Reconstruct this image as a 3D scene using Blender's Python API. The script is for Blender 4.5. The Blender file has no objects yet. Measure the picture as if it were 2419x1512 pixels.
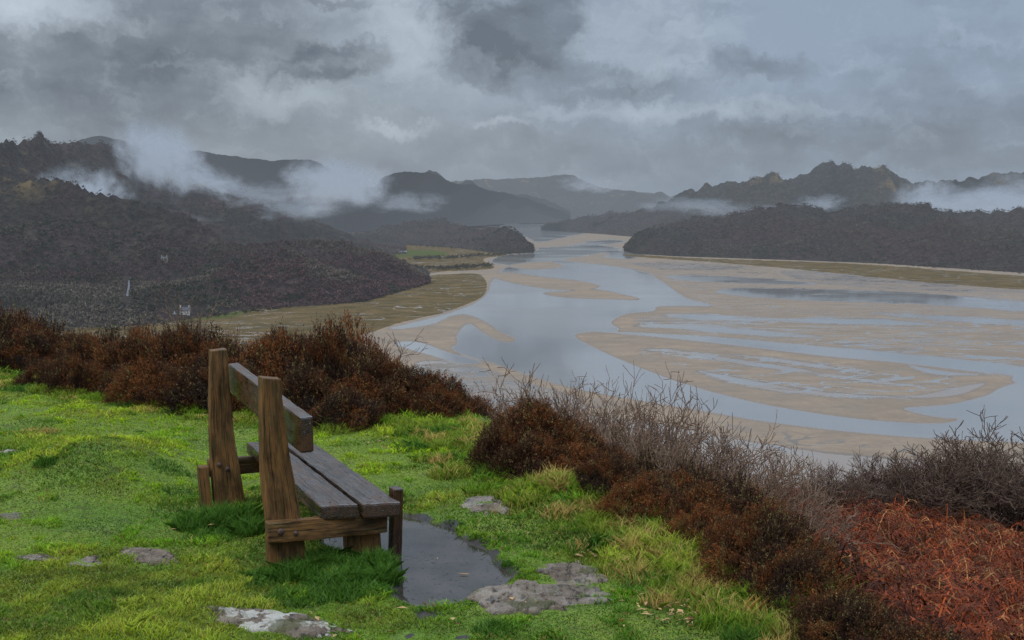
import bpy, bmesh, math, random
import numpy as np
from mathutils import Vector, Matrix
rng = np.random.default_rng(7)
random.seed(7)

# ---------------------------------------------------------------- image pixels to world space
# Everything stands at world positions (metres). Image pixels are cast as rays from the
# viewpoint onto the ground or out to assumed distances.
F, CX, CY, HOR = 3000.0, 1209.5, 756.0, 490.0
PITCH = math.atan((CY-HOR)/F)
cp, sp = math.cos(PITCH), math.sin(PITCH)
CAMZ, EST = 1.8, -100.0

def ray(px, py):
    u = (np.asarray(px, float)-CX)/F
    v = (np.asarray(py, float)-CY)/F
    return u, cp-sp*v, -(sp+cp*v)
def on_plane(px, py, z=0.0):
    x, y, k = ray(px, py)
    s = (CAMZ-z)/(-k)
    return x*s, y*s
def at_dist(px, py, D):
    x, y, k = ray(px, py)
    s = D/y
    return x*s, y*s, CAMZ+k*s
def sight(P):
    x, y, z = P[..., 0], P[..., 1], P[..., 2]-CAMZ
    f = y*cp-z*sp
    w = -(y*sp+z*cp)
    return CX+F*x/f, CY+F*w/f

# ---------------------------------------------------------------- noise
def vn(x, y, seed=0):
    ix, iy = np.floor(x), np.floor(y)
    fx, fy = x-ix, y-iy
    fx = fx*fx*fx*(fx*(fx*6-15)+10); fy = fy*fy*fy*(fy*(fy*6-15)+10)
    def h(a, b):
        s = np.sin(a*127.1+b*311.7+seed*74.7)*43758.5453
        return s-np.floor(s)
    return (h(ix, iy)*(1-fx)+h(ix+1, iy)*fx)*(1-fy)+(h(ix, iy+1)*(1-fx)+h(ix+1, iy+1)*fx)*fy
def fbm(x, y, o=4, seed=0):
    t, a, n = 0, 1, 0
    for i in range(o):
        t = t+a*vn(x*2**i, y*2**i, seed+i*3); n += a; a *= .5
    return t/n
def sst(a, b, x):
    t = np.clip((x-a)/(b-a), 0, 1)
    return t*t*(3-2*t)

# ---------------------------------------------------------------- mesh helpers
def make_mesh(name, V, facesets, mat=None, smooth=False, col=None, vec=None):
    me = bpy.data.meshes.new(name)
    V = np.ascontiguousarray(V, dtype=np.float32).reshape(-1, 3)
    me.vertices.add(len(V)); me.vertices.foreach_set("co", V.ravel())
    loops = np.concatenate([f.ravel() for f in facesets]).astype(np.int32)
    sizes = np.concatenate([np.full(len(f), f.shape[1]) for f in facesets]).astype(np.int32)
    starts = np.concatenate([[0], np.cumsum(sizes)[:-1]]).astype(np.int32)
    me.loops.add(len(loops)); me.loops.foreach_set("vertex_index", loops)
    me.polygons.add(len(sizes)); me.polygons.foreach_set("loop_start", starts)
    me.polygons.foreach_set("loop_total", sizes)
    if smooth: me.polygons.foreach_set("use_smooth", np.ones(len(sizes), dtype=bool))
    me.update(calc_edges=True)
    if col is not None:
        a = me.attributes.new("col", 'FLOAT_COLOR', 'POINT')
        c = np.ones((len(V), 4), dtype=np.float32); c[:, :col.shape[1]] = col
        a.data.foreach_set("color", c.ravel())
    if vec is not None:
        a = me.attributes.new("grain", 'FLOAT_VECTOR', 'POINT')
        a.data.foreach_set("vector", np.ascontiguousarray(vec, dtype=np.float32).ravel())
    if mat: me.materials.append(mat)
    return me
def obj(name, me, label=None, category=None, kind=None, group=None, loc=None, parent=None):
    o = bpy.data.objects.new(name, me)
    bpy.context.scene.collection.objects.link(o)
    if label: o["label"] = label
    if category: o["category"] = category
    if kind: o["kind"] = kind
    if group: o["group"] = group
    if loc is not None: o.location = loc
    if parent: o.parent = parent
    return o
def grid_faces(r, c):
    i = np.arange(r*c).reshape(r, c)
    return np.stack([i[:-1, :-1], i[:-1, 1:], i[1:, 1:], i[1:, :-1]], -1).reshape(-1, 4)

# ---------------------------------------------------------------- node helper
class NT:
    def __init__(s, tree): s.t = tree; tree.nodes.clear()
    def n(s, typ, **kw):
        nd = s.t.nodes.new(typ)
        for k, v in kw.items(): setattr(nd, k, v)
        return nd
    def put(s, sock, v):
        if isinstance(v, bpy.types.NodeSocket): s.t.links.new(v, sock)
        elif v is not None:
            if isinstance(v, (tuple, list)) and sock.type == 'RGBA' and len(v) == 3: v = (*v, 1)
            sock.default_value = v
    def m(s, op, a, b=None, c=None, clamp=False):
        nd = s.n('ShaderNodeMath', operation=op, use_clamp=clamp)
        s.put(nd.inputs[0], a)
        if b is not None: s.put(nd.inputs[1], b)
        if c is not None: s.put(nd.inputs[2], c)
        return nd.outputs[0]
    def v(s, op, a, b=None):
        nd = s.n('ShaderNodeVectorMath', operation=op)
        s.put(nd.inputs[0], a)
        if b is not None:
            if op == 'SCALE': s.put(nd.inputs[3], b)
            else: s.put(nd.inputs[1], b)
        return nd.outputs['Value'] if op in ('LENGTH', 'DISTANCE', 'DOT_PRODUCT') else nd.outputs[0]
    def noise(s, vec, scale=1, detail=4, rough=.5, dist=0):
        nd = s.n('ShaderNodeTexNoise')
        s.put(nd.inputs['Vector'], vec); nd.inputs['Scale'].default_value = scale
        nd.inputs['Detail'].default_value = detail; nd.inputs['Roughness'].default_value = rough
        nd.inputs['Distortion'].default_value = dist
        return nd.outputs
    def ramp(s, x, a, b, lo=0., hi=1.):
        nd = s.n('ShaderNodeMapRange', interpolation_type='SMOOTHSTEP')
        s.put(nd.inputs[0], x)
        for i, q in zip((1, 2, 3, 4), (a, b, lo, hi)): s.put(nd.inputs[i], q)
        return nd.outputs[0]
    def mix(s, f, a, b, blend='MIX'):
        nd = s.n('ShaderNodeMix', data_type='RGBA', blend_type=blend)
        s.put(nd.inputs[0], f); s.put(nd.inputs[6], a); s.put(nd.inputs[7], b)
        return nd.outputs[2]
    def bsdf(s, color, rough=.8, spec=.3, ior=None, normal=None, metal=None):
        nd = s.n('ShaderNodeBsdfPrincipled')
        s.put(nd.inputs['Base Color'], color); s.put(nd.inputs['Roughness'], rough)
        s.put(nd.inputs['Specular IOR Level'], spec)
        if ior: nd.inputs['IOR'].default_value = ior
        if normal: s.put(nd.inputs['Normal'], normal)
        return nd.outputs[0]
    def bump(s, h, strength=.5, dist=1., normal=None):
        nd = s.n('ShaderNodeBump')
        s.put(nd.inputs['Strength'], strength); s.put(nd.inputs['Distance'], dist)
        s.put(nd.inputs['Height'], h)
        if normal: s.put(nd.inputs['Normal'], normal)
        return nd.outputs[0]
    def mixs(s, f, a, b):
        nd = s.n('ShaderNodeMixShader')
        s.put(nd.inputs[0], f); s.put(nd.inputs[1], a); s.put(nd.inputs[2], b)
        return nd.outputs[0]
    def out(s, sh):
        o = s.n('ShaderNodeOutputMaterial'); s.put(o.inputs['Surface'], sh)
    def pos(s): return s.n('ShaderNodeNewGeometry').outputs['Position']
    def attr(s, name): return s.n('ShaderNodeAttribute', attribute_name=name).outputs
    def sep(s, v):
        nd = s.n('ShaderNodeSeparateXYZ'); s.put(nd.inputs[0], v); return nd.outputs
    def comb(s, x, y, z):
        nd = s.n('ShaderNodeCombineXYZ')
        for i, q in enumerate((x, y, z)): s.put(nd.inputs[i], q)
        return nd.outputs[0]
def material(name):
    m = bpy.data.materials.new(name); m.use_nodes = True
    return m, NT(m.node_tree)
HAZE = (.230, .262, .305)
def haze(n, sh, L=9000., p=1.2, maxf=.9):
    # painted aerial haze: glowing haze colour mixed in with distance from the origin
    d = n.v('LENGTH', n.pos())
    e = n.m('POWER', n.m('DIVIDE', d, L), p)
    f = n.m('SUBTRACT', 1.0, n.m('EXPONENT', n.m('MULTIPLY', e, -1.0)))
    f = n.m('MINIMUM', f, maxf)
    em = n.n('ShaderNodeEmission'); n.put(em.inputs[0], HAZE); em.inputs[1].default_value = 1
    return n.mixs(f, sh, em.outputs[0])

# ================================================================= MATERIALS
def mat_veg(name, rough=.75, transl=.25, spec=.25, far=False):
    m, n = material(name)
    c = n.attr("col")[0]
    b = n.bsdf(c, rough, spec)
    if transl:
        t = n.n('ShaderNodeBsdfTranslucent'); n.put(t.inputs[0], c)
        b = n.mixs(transl, b, t.outputs[0])
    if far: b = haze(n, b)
    n.out(b); return m
M_GRASS = mat_veg("grass_blades", .55, .38, .22)
M_HEATH = mat_veg("heather_sprigs", .8, .15, .12)
M_TWIG = mat_veg("bare_twigs", .75, 0, .15)
M_BRACK = mat_veg("dead_bracken", .7, .25, .15)
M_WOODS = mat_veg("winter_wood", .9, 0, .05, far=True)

def mat_hill(name, c1, c2, c3, scale=1.):
    m, n = material(name)
    p = n.pos()
    big = n.noise(p, .0035*scale, 5, .6)[0]
    mid = n.noise(p, .018*scale, 5, .65, .4)[0]
    fine = n.noise(p, .11*scale, 4, .7)[0]
    c = n.mix(n.ramp(big, .38, .62), c1, c2)
    c = n.mix(n.ramp(mid, .45, .68, 0, .75), c, c3)
    c = n.mix(n.ramp(fine, .35, .7, .7, 0), c, (.008, .007, .008))
    z = n.sep(p)[2]
    och = n.m('MULTIPLY', n.ramp(mid, .54, .62), n.ramp(z, 5, 50))
    och = n.m('MULTIPLY', och, n.ramp(big, .48, .58))
    c = n.mix(n.m('MULTIPLY', och, .75), c, (.17, .115, .05))
    hgt = n.m('ADD', n.m('MULTIPLY', mid, 3.), n.m('MULTIPLY', fine, .8))
    b = n.bsdf(c, .95, .03, normal=n.bump(hgt, 1., 9.))
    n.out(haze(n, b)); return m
M_HILL_NEAR = mat_hill("wooded_hillside", (.056, .034, .032), (.036, .032, .025), (.056, .047, .032))
M_HILL_FAR = mat_hill("moorland_hillside", (.032, .034, .030), (.058, .050, .036), (.020, .022, .020), .7)

# estuary: sand, water, marsh
def mat_estuary():
    m, n = material("estuary_sand_and_water")
    z = n.attr("col"); sp3 = n.n('ShaderNodeSeparateColor'); n.put(sp3.inputs[0], z[0])
    sand, marsh, streak = sp3.outputs[0], sp3.outputs[1], sp3.outputs[2]
    green = z[3]
    p = n.pos()
    ps = n.v('MULTIPLY', p, (.7, 1., 1.))
    warp = n.v('SCALE', n.v('SUBTRACT', n.noise(ps, .006, 2)[1], (.5, .5, .5)), 120.)
    pw = n.v('ADD', ps, warp)
    n1 = n.noise(pw, .018, 6, .64, .4)[0]
    n2 = n.noise(pw, .05, 4, .6, .3)[0]
    n3 = n.noise(p, .25, 4, .6)[0]
    n4 = n.noise(n.v('MULTIPLY', pw, (.5, 1., 1.)), .026, 4, .6, .8)[0]
    rid = n.m('ABSOLUTE', n.m('SUBTRACT', n.noise(pw, .015, 3, .55, .3)[0], .5))
    rid2 = n.m('ABSOLUTE', n.m('SUBTRACT', n4, .5))
    creek = n.m('MAXIMUM', n.ramp(rid, .007, .015, 1, 0), n.ramp(rid2, .006, .012, 1, 0))
    s = n.m('ADD', sand, n.m('MULTIPLY', n.m('SUBTRACT', n2, .5), .26))
    s = n.m('ADD', s, n.m('MULTIPLY', n.m('MULTIPLY', n.m('SUBTRACT', n1, .50), 6.), streak))
    s = n.m('SUBTRACT', s, n.m('MULTIPLY', creek, n.m('MULTIPLY', streak, 2.6, clamp=True)))
    wet = n.ramp(s, .485, .515, 1, 0)
    damp = n.ramp(s, .5, 1.0, 1, 0)
    dry = n.mix(n.ramp(n2, .35, .7), (.215, .155, .102), (.160, .116, .079))
    dry = n.mix(n.ramp(n1, .40, .62, 0, .5), dry, (.135, .106, .082))
    dry = n.mix(n.ramp(n3, .3, .7, 0, .35), dry, (.105, .080, .057))
    dampc = n.mix(n.ramp(n1, .3, .7), (.085, .065, .049), (.130, .099, .072))
    sc = n.mix(damp, dry, dampc)
    mc = n.mix(n.ramp(n2, .35, .65), (.125, .082, .036), (.068, .052, .024))
    mc = n.mix(n.ramp(n3, .3, .7, 0, .5), mc, (.035, .028, .016))
    gc = n.mix(n.ramp(n1, .4, .6), (.050, .075, .016), (.060, .058, .024))
    mc = n.mix(green, mc, gc)
    mk = n.ramp(n.m('ADD', marsh, n.m('MULTIPLY', n.m('SUBTRACT', n2, .5), .9)), .42, .58)
    mcreek = n.m('MULTIPLY', n.ramp(n.m('ABSOLUTE', n.m('SUBTRACT', n.noise(pw, .014, 3, .5, 1.)[0], .5)), .004, .010, 1, 0), n.m('SUBTRACT', 1., green))
    land = n.mix(mk, sc, mc)
    rl = n.mix(mk, n.mix(damp, (.9,)*3, (.5,)*3), (.95,)*3)
    spl = n.mix(mk, (.24,)*3, (.03,)*3)
    bn = n.bump(n.m('ADD', n.m('MULTIPLY', n2, 1.), n.m('MULTIPLY', n3, .4)), .6, .9)
    bs = n.bsdf(land, rl, spl, normal=bn)
    rip = n.noise(n.v('MULTIPLY', p, (1., .35, 1.)), .35, 3, .5)[0]
    calm = n.noise(p, .006, 4, .6)[0]
    wr = n.ramp(calm, .4, .65, .03, .12)
    silt = n.ramp(s, .12, .36)
    wc = n.mix(n.ramp(calm, .35, .65), (.150, .146, .141), (.180, .168, .152))
    wc = n.mix(silt, wc, (.185, .142, .108))
    bw = n.bsdf(wc, n.m('ADD', wr, n.m('MULTIPLY', silt, .14)), n.m('SUBTRACT', .5, n.m('MULTIPLY', silt, .28)), ior=1.5, normal=n.bump(rip, .08, .3))
    waterf = n.m('MULTIPLY', wet, n.m('SUBTRACT', 1., mk))
    waterf = n.m('MAXIMUM', waterf, n.m('MULTIPLY', mk, mcreek))
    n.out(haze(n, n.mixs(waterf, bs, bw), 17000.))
    return m
M_EST = mat_estuary()

def mat_plain(name, col, rough=.8, spec=.3, nscale=3., var=.25, far=False, bump=0.):
    m, n = material(name)
    g = n.noise(n.pos(), nscale, 5, .6)[0]
    c = n.mix(n.ramp(g, .3, .7), tuple(q*(1-var) for q in col), tuple(min(1, q*(1+var)) for q in col))
    b = n.bsdf(c, rough, spec, normal=n.bump(g, bump, .05) if bump else None)
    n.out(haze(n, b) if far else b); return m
M_WHITEWALL = mat_plain("whitewashed_wall", (.40, .40, .38), .8, .3, .5, .08, True)
M_SLATE = mat_plain("slate_roof", (.10, .105, .12), .6, .4, .5, .2, True)
M_PALEROOF = mat_plain("pale_metal_roof", (.30, .31, .34), .7, .2, .2, .1, True)
M_GLASSDK = mat_plain("dark_window_glass", (.03, .035, .04), .2, .5, 1, .1, True)
M_STONEWALL = mat_plain("rendered_cream_wall", (.26, .22, .13), .8, .3, .5, .1, True)
M_ROAD = mat_plain("wet_asphalt_road", (.06, .062, .068), .7, .3, .1, .15, True)
M_BASE = mat_plain("valley_floor", (.05, .042, .03), .95, .1, .004, .3, True)

def mat_ground():
    m, n = material("turf_and_soil")
    a = n.attr("col"); s3 = n.n('ShaderNodeSeparateColor'); n.put(s3.inputs[0], a[0])
    mud, outr = s3.outputs[0], s3.outputs[1]
    p = n.pos()
    a1 = n.noise(p, 1.1, 5, .6)[0]; a2 = n.noise(p, 9, 5, .65)[0]; a3 = n.noise(p, 60, 4, .7)[0]
    c = n.mix(n.ramp(a1, .35, .65), (.085, .150, .008), (.135, .180, .012))
    c = n.mix(n.ramp(a2, .50, .70, 0, .75), c, (.062, .064, .016))
    c = n.mix(n.ramp(a3, .4, .65, 0, .7), c, (.022, .036, .006))
    c = n.mix(n.ramp(mud, .35, .65), c, n.mix(n.ramp(a2, .3, .7), (.012, .009, .007), (.030, .022, .017)))
    c = n.mix(outr, c, n.mix(n.ramp(a2, .4, .6), (.014, .007, .004), (.045, .016, .007)))
    h = n.m('ADD', n.m('MULTIPLY', a2, .6), n.m('MULTIPLY', a3, .4))
    r = n.ramp(mud, .4, .7, .9, .35)
    n.out(n.bsdf(c, r, .3, normal=n.bump(h, .8, .04))); return m
M_GROUND = mat_ground()

def mat_rock():
    m, n = material("lichened_slate_rock")
    p = n.pos()
    a1 = n.noise(p, 5, 6, .65, .5)[0]; a2 = n.noise(n.v('MULTIPLY', p, (1, .35, 1)), 26, 6, .7)[0]
    li = n.noise(p, 3.1, 5, .6)[0]
    c = n.mix(n.ramp(a1, .35, .65), (.140, .102, .072), (.260, .205, .158))
    c = n.mix(n.ramp(a2, .50, .62, 0, .9), c, (.032, .025, .019))
    w = n.attr("col")[0]; s3 = n.n('ShaderNodeSeparateColor'); n.put(s3.inputs[0], w)
    lf = n.m('MULTIPLY', n.ramp(n.noise(p, 6, 4, .6)[0], .50, .53), s3.outputs[0])
    c = n.mix(lf, c, (.46, .43, .37))
    mo = n.m('MULTIPLY', n.ramp(li, .54, .59), .7)
    c = n.mix(mo, c, (.07, .075, .02))
    n.out(n.bsdf(c, .7, .2, normal=n.bump(n.m('ADD', a1, a2), 1., .07))); return m
M_ROCK = mat_rock()

def mat_puddle():
    m, n = material("muddy_puddle_water")
    p = n.pos()
    a = n.noise(p, 4, 5, .6)[0]
    rip = n.noise(p, 5, 2, .5)[0]
    sc = n.ramp(n.noise(p, 50, 3, .6)[0], .62, .66)
    c = n.mix(n.ramp(a, .35, .65), (.022, .018, .015), (.042, .034, .029))
    c = n.mix(sc, c, (.010, .008, .006))
    n.out(n.bsdf(c, n.m('ADD', .015, n.m('MULTIPLY', sc, .35)), n.m('SUBTRACT', .55, n.m('MULTIPLY', sc, .4)), ior=1.36, normal=n.bump(rip, .04, .02))); return m
M_PUDDLE = mat_puddle()

def mat_wood(name, light, dark, wet=.0, moss=.0, ringk=.22, pale=None):
    m, n = material(name)
    g = n.attr("grain")[1]
    wv = n.noise(n.v('MULTIPLY', g, (2.2, 9., 9.)), 1., 3, .5)[1]
    w = n.v('SCALE', n.v('SUBTRACT', wv, (.5, .5, .5)), .045)
    gw = n.v('ADD', g, w)
    q = n.sep(gw)
    # distance from pith line -> growth rings on end grain, streaks along the faces
    r = n.v('LENGTH', n.comb(0., n.m('ADD', q[1], .035), n.m('ADD', q[2], .05)))
    ring = n.m('SINE', n.m('MULTIPLY', r, 620.))
    fib = n.noise(n.v('MULTIPLY', gw, (4., 190., 190.)), 1., 5, .7)[0]
    blot = n.noise(n.v('MULTIPLY', g, (6., 14., 14.)), 1., 5, .65)[0]
    crack = n.ramp(n.noise(n.v('MULTIPLY', g, (2.2, 85., 85.)), 1., 3, .6, .3)[0], .60, .65)
    f = n.m('ADD', n.m('MULTIPLY', ring, ringk), n.m('MULTIPLY', n.m('SUBTRACT', fib, .5), 2.6))
    f = n.m('ADD', f, n.m('MULTIPLY', n.m('SUBTRACT', blot, .5), 3.6))
    c = n.mix(n.ramp(f, -.9, .9), dark, light)
    if pale: c = n.mix(n.ramp(f, .8, 1.6, 0, .5), c, pale)
    c = n.mix(n.m('MULTIPLY', crack, .85), c, (.007, .004, .003))
    if moss:
        mo = n.ramp(n.noise(n.v('MULTIPLY', g, (7., 20., 20.)), 1., 4, .7)[0], .50, .68, 0, moss)
        c = n.mix(mo, c, (.060, .056, .016))
    h = n.m('SUBTRACT', n.m('ADD', n.m('MULTIPLY', fib, .7), n.m('MULTIPLY', ring, .1)), n.m('MULTIPLY', crack, 1.4))
    rg = n.ramp(blot, .42, .58, .10 if wet else .5, .40 if wet else .8)
    sl_ = n.ramp(blot, .42, .58, .62, .25) if wet else .2
    n.out(n.bsdf(c, rg, sl_, normal=n.bump(h, .6 if wet else .9, .005))); return m
M_POST = mat_wood("weathered_brown_timber", (.180, .085, .026), (.034, .019, .009), 0, .6, .12, (.25, .155, .075))
M_PLANK = mat_wood("wet_dark_timber", (.075, .042, .026), (.010, .006, .004), 1, .0)
M_BACK = mat_wood("wet_brown_timber", (.080, .036, .016), (.009, .005, .003), 1, .0)
M_BOLT = mat_plain("rusty_iron", (.05, .026, .018), .6, .5, 60, .4, bump=.3)

# ================================================================= WORLD
def build_world():
    w = bpy.data.worlds.new("World"); bpy.context.scene.world = w; w.use_nodes = True
    n = NT(w.node_tree)
    sky = n.n('ShaderNodeTexSky', sky_type='NISHITA'); sky.sun_disc = False
    sky.sun_elevation = SUN_EL; sky.sun_rotation = SUN_ROT
    sky.air_density = 1.2; sky.dust_density = 2.5
    d = n.v('NORMALIZE', n.n('ShaderNodeTexCoord').outputs['Generated'])
    s = n.sep(d)
    az = n.m('MULTIPLY', n.m('ARCTAN2', s[0], s[1]), 3000.)
    el = n.m('MULTIPLY', n.m('ARCSINE', s[2]), 3000.)
    P = n.comb(az, el, 0.)
    w1 = n.v('SCALE', n.v('SUBTRACT', n.noise(P, .0060, 2, .5)[1], (.5, .5, .5)), 120.)
    w2 = n.v('SCALE', n.v('SUBTRACT', n.noise(P, .020, 6, .66)[1], (.5, .5, .5)), 100.)
    W = n.v('ADD', P, n.v('ADD', w1, w2))
    def blobs(lst):
        acc = None
        for (bx, by, rx, ry, st, soft) in lst:
            q = n.v('DIVIDE', n.v('SUBTRACT', W, (bx-1209., 490.-by, 0.)), (rx, ry, 1.))
            v = n.ramp(n.v('LENGTH', n.v('MULTIPLY', q, (1., 1., 0.))), 1.+soft, 1.-soft, 0, st)
            acc = v if acc is None else n.m('ADD', acc, v)
        return acc
    dark = blobs([(1215, 55, 180, 118, .75, .28), (1145, 160, 95, 55, .5, .4), (800, 150, 125, 46, .65, .35),
                  (690, 188, 70, 26, .45, .5), (480, 85, 260, 110, .65, .45), (120, 215, 340, 105, .55, .7), (420, 260, 330, 90, .3, .9),
                  (1400, 205, 190, 50, .48, .6), (1780, 185, 110, 30, .42, .6), (2150, 150, 260, 40, .2, .9),
                  (2250, 280, 420, 90, .3, .8), (850, 14, 170, 12, .4, .6), (1000, 350, 1100, 60, .22, .95), (1900, 350, 500, 60, .25, .9)])
    light = blobs([(60, 60, 200, 55, .8, .8), (960, 80, 90, 100, .5, .8), (1560, 90, 130, 110, .3, .95), (940, 308, 80, 14, .55, .7), (1190, 300, 60, 12, .4, .8),
                   (640, 225, 120, 50, .35, .9), (1600, 270, 280, 22, .35, .9)])
    nz = n.noise(n.v('MULTIPLY', P, (1., 2.4, 1.)), .0036, 4, .5)[0]
    nf = n.noise(n.v('MULTIPLY', W, (1., 2.0, 1.)), .0085, 6, .56)[0]
    dk = n.m('ADD', dark, n.m('MULTIPLY', n.m('SUBTRACT', nz, .51), 1.1))
    dk = n.m('ADD', dk, n.m('MULTIPLY', n.m('SUBTRACT', nf, .5), .75))
    lt = n.m('ADD', light, n.m('MULTIPLY', n.m('SUBTRACT', .46, nf), .8))
    right = n.ramp(az, -700., 900.)
    midc = n.mix(right, (.335, .390, .450), (.295, .368, .478))
    c = n.mix(n.m('MULTIPLY', dk, 1., clamp=True), midc, (.135, .160, .202))
    c = n.mix(n.m('MULTIPLY', lt, 1., clamp=True), c, (.56, .64, .73))
    lowf = n.ramp(el, 30., 300., .5, 0.)
    c = n.mix(lowf, c, (.262, .298, .345))
    gain = n.ramp(s[2], .22, .75, 1., 5.4)
    c = n.v('SCALE', c, n.m('MULTIPLY', gain, 10.))
    sk = n.mix(.92, sky.outputs[0], c)
    bg = n.n('ShaderNodeBackground'); n.put(bg.inputs[0], sk); bg.inputs[1].default_value = .1
    o = n.n('ShaderNodeOutputWorld'); n.put(o.inputs[0], bg.outputs[0])
SUN_EL = math.radians(48); SUN_ROT = math.radians(225)
build_world()
sl = bpy.data.lights.new("sun", 'SUN'); sl.energy = 1.5; sl.angle = math.radians(12); sl.color = (1, .94, .85)
so = bpy.data.objects.new("sun", sl); bpy.context.scene.collection.objects.link(so)
sd = Vector((math.sin(SUN_ROT)*math.cos(SUN_EL), math.cos(SUN_ROT)*math.cos(SUN_EL), math.sin(SUN_EL)))
so.rotation_euler = sd.to_track_quat('Z', 'Y').to_euler()

# ================================================================= CAMERA
cam = bpy.data.cameras.new("camera"); cam.sensor_width = 36; cam.lens = 36*F/2419.
cam.clip_start = .1; cam.clip_end = 90000
co = bpy.data.objects.new("camera", cam); bpy.context.scene.collection.objects.link(co)
co.location = (0, 0, CAMZ); co.rotation_euler = (math.pi/2-PITCH, 0, 0)
bpy.context.scene.camera = co
vs = bpy.context.scene.view_settings; vs.view_transform = 'Standard'; vs.look = 'None'; vs.exposure = 0

# ================================================================= VALLEY FLOOR + ESTUARY
a = np.linspace(0, 2*np.pi, 65)[:-1]
V = np.vstack([[0, 0, EST-1.5], np.c_[60000*np.cos(a), 60000*np.sin(a), np.full(64, EST-1.5)]])
fs = np.array([[0, 1+i, 1+(i+1) % 64] for i in range(64)])
obj("ground", make_mesh("ground", V, [fs], M_BASE), "brown valley floor running out to the horizon", "ground", "structure")

def cr(pts, k=6):
    pts = np.array(pts, float); n = len(pts); out = []
    for i in range(n):
        p0, p1, p2, p3 = pts[i-1], pts[i], pts[(i+1) % n], pts[(i+2) % n]
        for t in np.arange(k)/k:
            out.append(.5*((2*p1)+(-p0+p2)*t+(2*p0-5*p1+4*p2-p3)*t*t+(-p0+3*p1-3*p2+p3)*t**3))
    return np.array(out)
def inside(poly, X, Y):
    r = np.zeros(X.shape, bool)
    x0, y0 = poly.min(0); x1, y1 = poly.max(0)
    sel = (X >= x0) & (X <= x1) & (Y >= y0) & (Y <= y1)
    xs, ys = X[sel], Y[sel]; c = np.zeros(xs.shape, bool)
    for i in range(len(poly)):
        ax, ay = poly[i-1]; bx, by = poly[i]
        if ay == by: continue
        k = ((ay > ys) != (by > ys)) & (xs < (bx-ax)*(ys-ay)/(by-ay)+ax)
        c ^= k
    r[sel] = c; return r

ex = np.arange(-320, 2760, 2.4)
ey = np.concatenate([np.arange(519, 720, 1.1), np.arange(720, 1060, 1.5), np.arange(1060, 1340, 2.5)])
EX, EY = np.meshgrid(ex, ey)
S = np.ones(EX.shape); MA = np.zeros(EX.shape); ST = np.zeros(EX.shape); GR = np.zeros(EX.shape)
def paint(arr, val, pts, smooth=True):
    arr[inside(cr(pts) if smooth else np.array(pts, float), EX, EY)] = val
# braided flats on the far side
paint(ST, .26, [(1560, 612), (2000, 640), (2760, 690), (2760, 960), (2419, 900), (1950, 800), (1700, 730), (1600, 680)])
paint(ST, .38, [(1500, 745), (1800, 745), (2100, 760), (2760, 770), (2760, 900), (2300, 860), (1900, 810), (1600, 785)])
paint(ST, .36, [(1500, 824), (1700, 838), (2000, 862), (2260, 898), (2150, 945), (1850, 925), (1650, 885)])
paint(ST, .16, [(1260, 560), (1480, 590), (1560, 650), (1400, 640), (1300, 610)])
# main channel
paint(S, 0, [(1262, 532), (1330, 536), (1390, 548), (1330, 562), (1300, 572), (1420, 580), (1470, 590), (1380, 604), (1330, 615), (1440, 628), (1520, 642),
             (1560, 662), (1600, 690), (1625, 705), (1680, 722), (1560, 724), (1545, 735), (1480, 742), (1445, 762), (1462, 780), (1380, 786), (1362, 798),
             (1450, 842), (1570, 890), (1700, 930), (1860, 965), (2060, 992), (2240, 998), (2300, 960), (2420, 900), (2800, 880), (2800, 1060), (2419, 1046), (2200, 1036), (2000, 1020), (1800, 995),
             (1640, 968), (1500, 945), (1390, 925), (1290, 900), (1170, 860), (1080, 832), (1062, 800), (1085, 765), (1010, 770), (940, 778), (915, 776), (960, 765), (1050, 742), (1120, 716), (1150, 692),
             (1160, 665), (1180, 640), (1200, 628), (1160, 620), (1180, 605), (1240, 598), (1270, 590), (1260, 570), (1230, 555), (1200, 545)])
# water at the far head
paint(S, 0, [(1120, 531), (1200, 527), (1300, 528), (1330, 534), (1250, 538), (1160, 536)])
# long pools on the flats
paint(S, .0, [(1690, 690), (1760, 680), (1950, 684), (2150, 690), (2419, 712), (2760, 725), (2760, 750), (2419, 734), (2150, 718), (1950, 712), (1780, 702)])
paint(S, .0, [(1570, 652), (1700, 652), (1860, 662), (1930, 672), (1780, 670), (1640, 664)])
paint(S, .55, [(1480, 620), (1620, 622), (1760, 632), (1700, 638), (1560, 634)])
paint(S, .70, [(1850, 640), (2050, 648), (2300, 668), (2500, 690), (2300, 690), (2050, 680), (1900, 664)])
paint(S, .2, [(2050, 738), (2250, 746), (2419, 756), (2700, 770), (2419, 766), (2200, 756)])
# channel between bars
paint(S, .0, [(1400, 783), (1480, 784), (1560, 788), (1720, 798), (1900, 814), (2100, 832), (2300, 852), (2500, 876), (2800, 900), (2800, 935), (2420, 905), (2390, 888), (2280, 876), (2130, 858), (1950, 842), (1750, 818), (1560, 797)])
paint(S, .1, [(1560, 742), (1700, 744), (1900, 752), (2100, 756), (2300, 775), (2100, 768), (1850, 762), (1650, 756)])
paint(S, .1, [(1490, 770), (1640, 766), (1800, 780), (1950, 796), (1800, 794), (1640, 780)])
# streams inside the great bar
for q in [[(1500, 824), (1620, 829), (1760, 850), (1950, 880), (2130, 905), (2110, 910), (1930, 888), (1740, 859), (1600, 836)],
          [(1700, 835), (1850, 848), (1990, 870), (2100, 890), (2000, 881), (1850, 857)],
          [(1640, 874), (1740, 892), (1860, 914), (1990, 928), (2150, 935), (2280, 910), (2330, 906), (2240, 938), (2020, 940), (1840, 926), (1730, 904)]]:
    paint(S, .30, q)
for q in [[(2140, 862), (2260, 880), (2360, 884), (2220, 886)],
          [(2130, 965), (2240, 955), (2340, 930), (2420, 900), (2420, 960), (2260, 990)]]:
    paint(S, .1, q)
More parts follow.
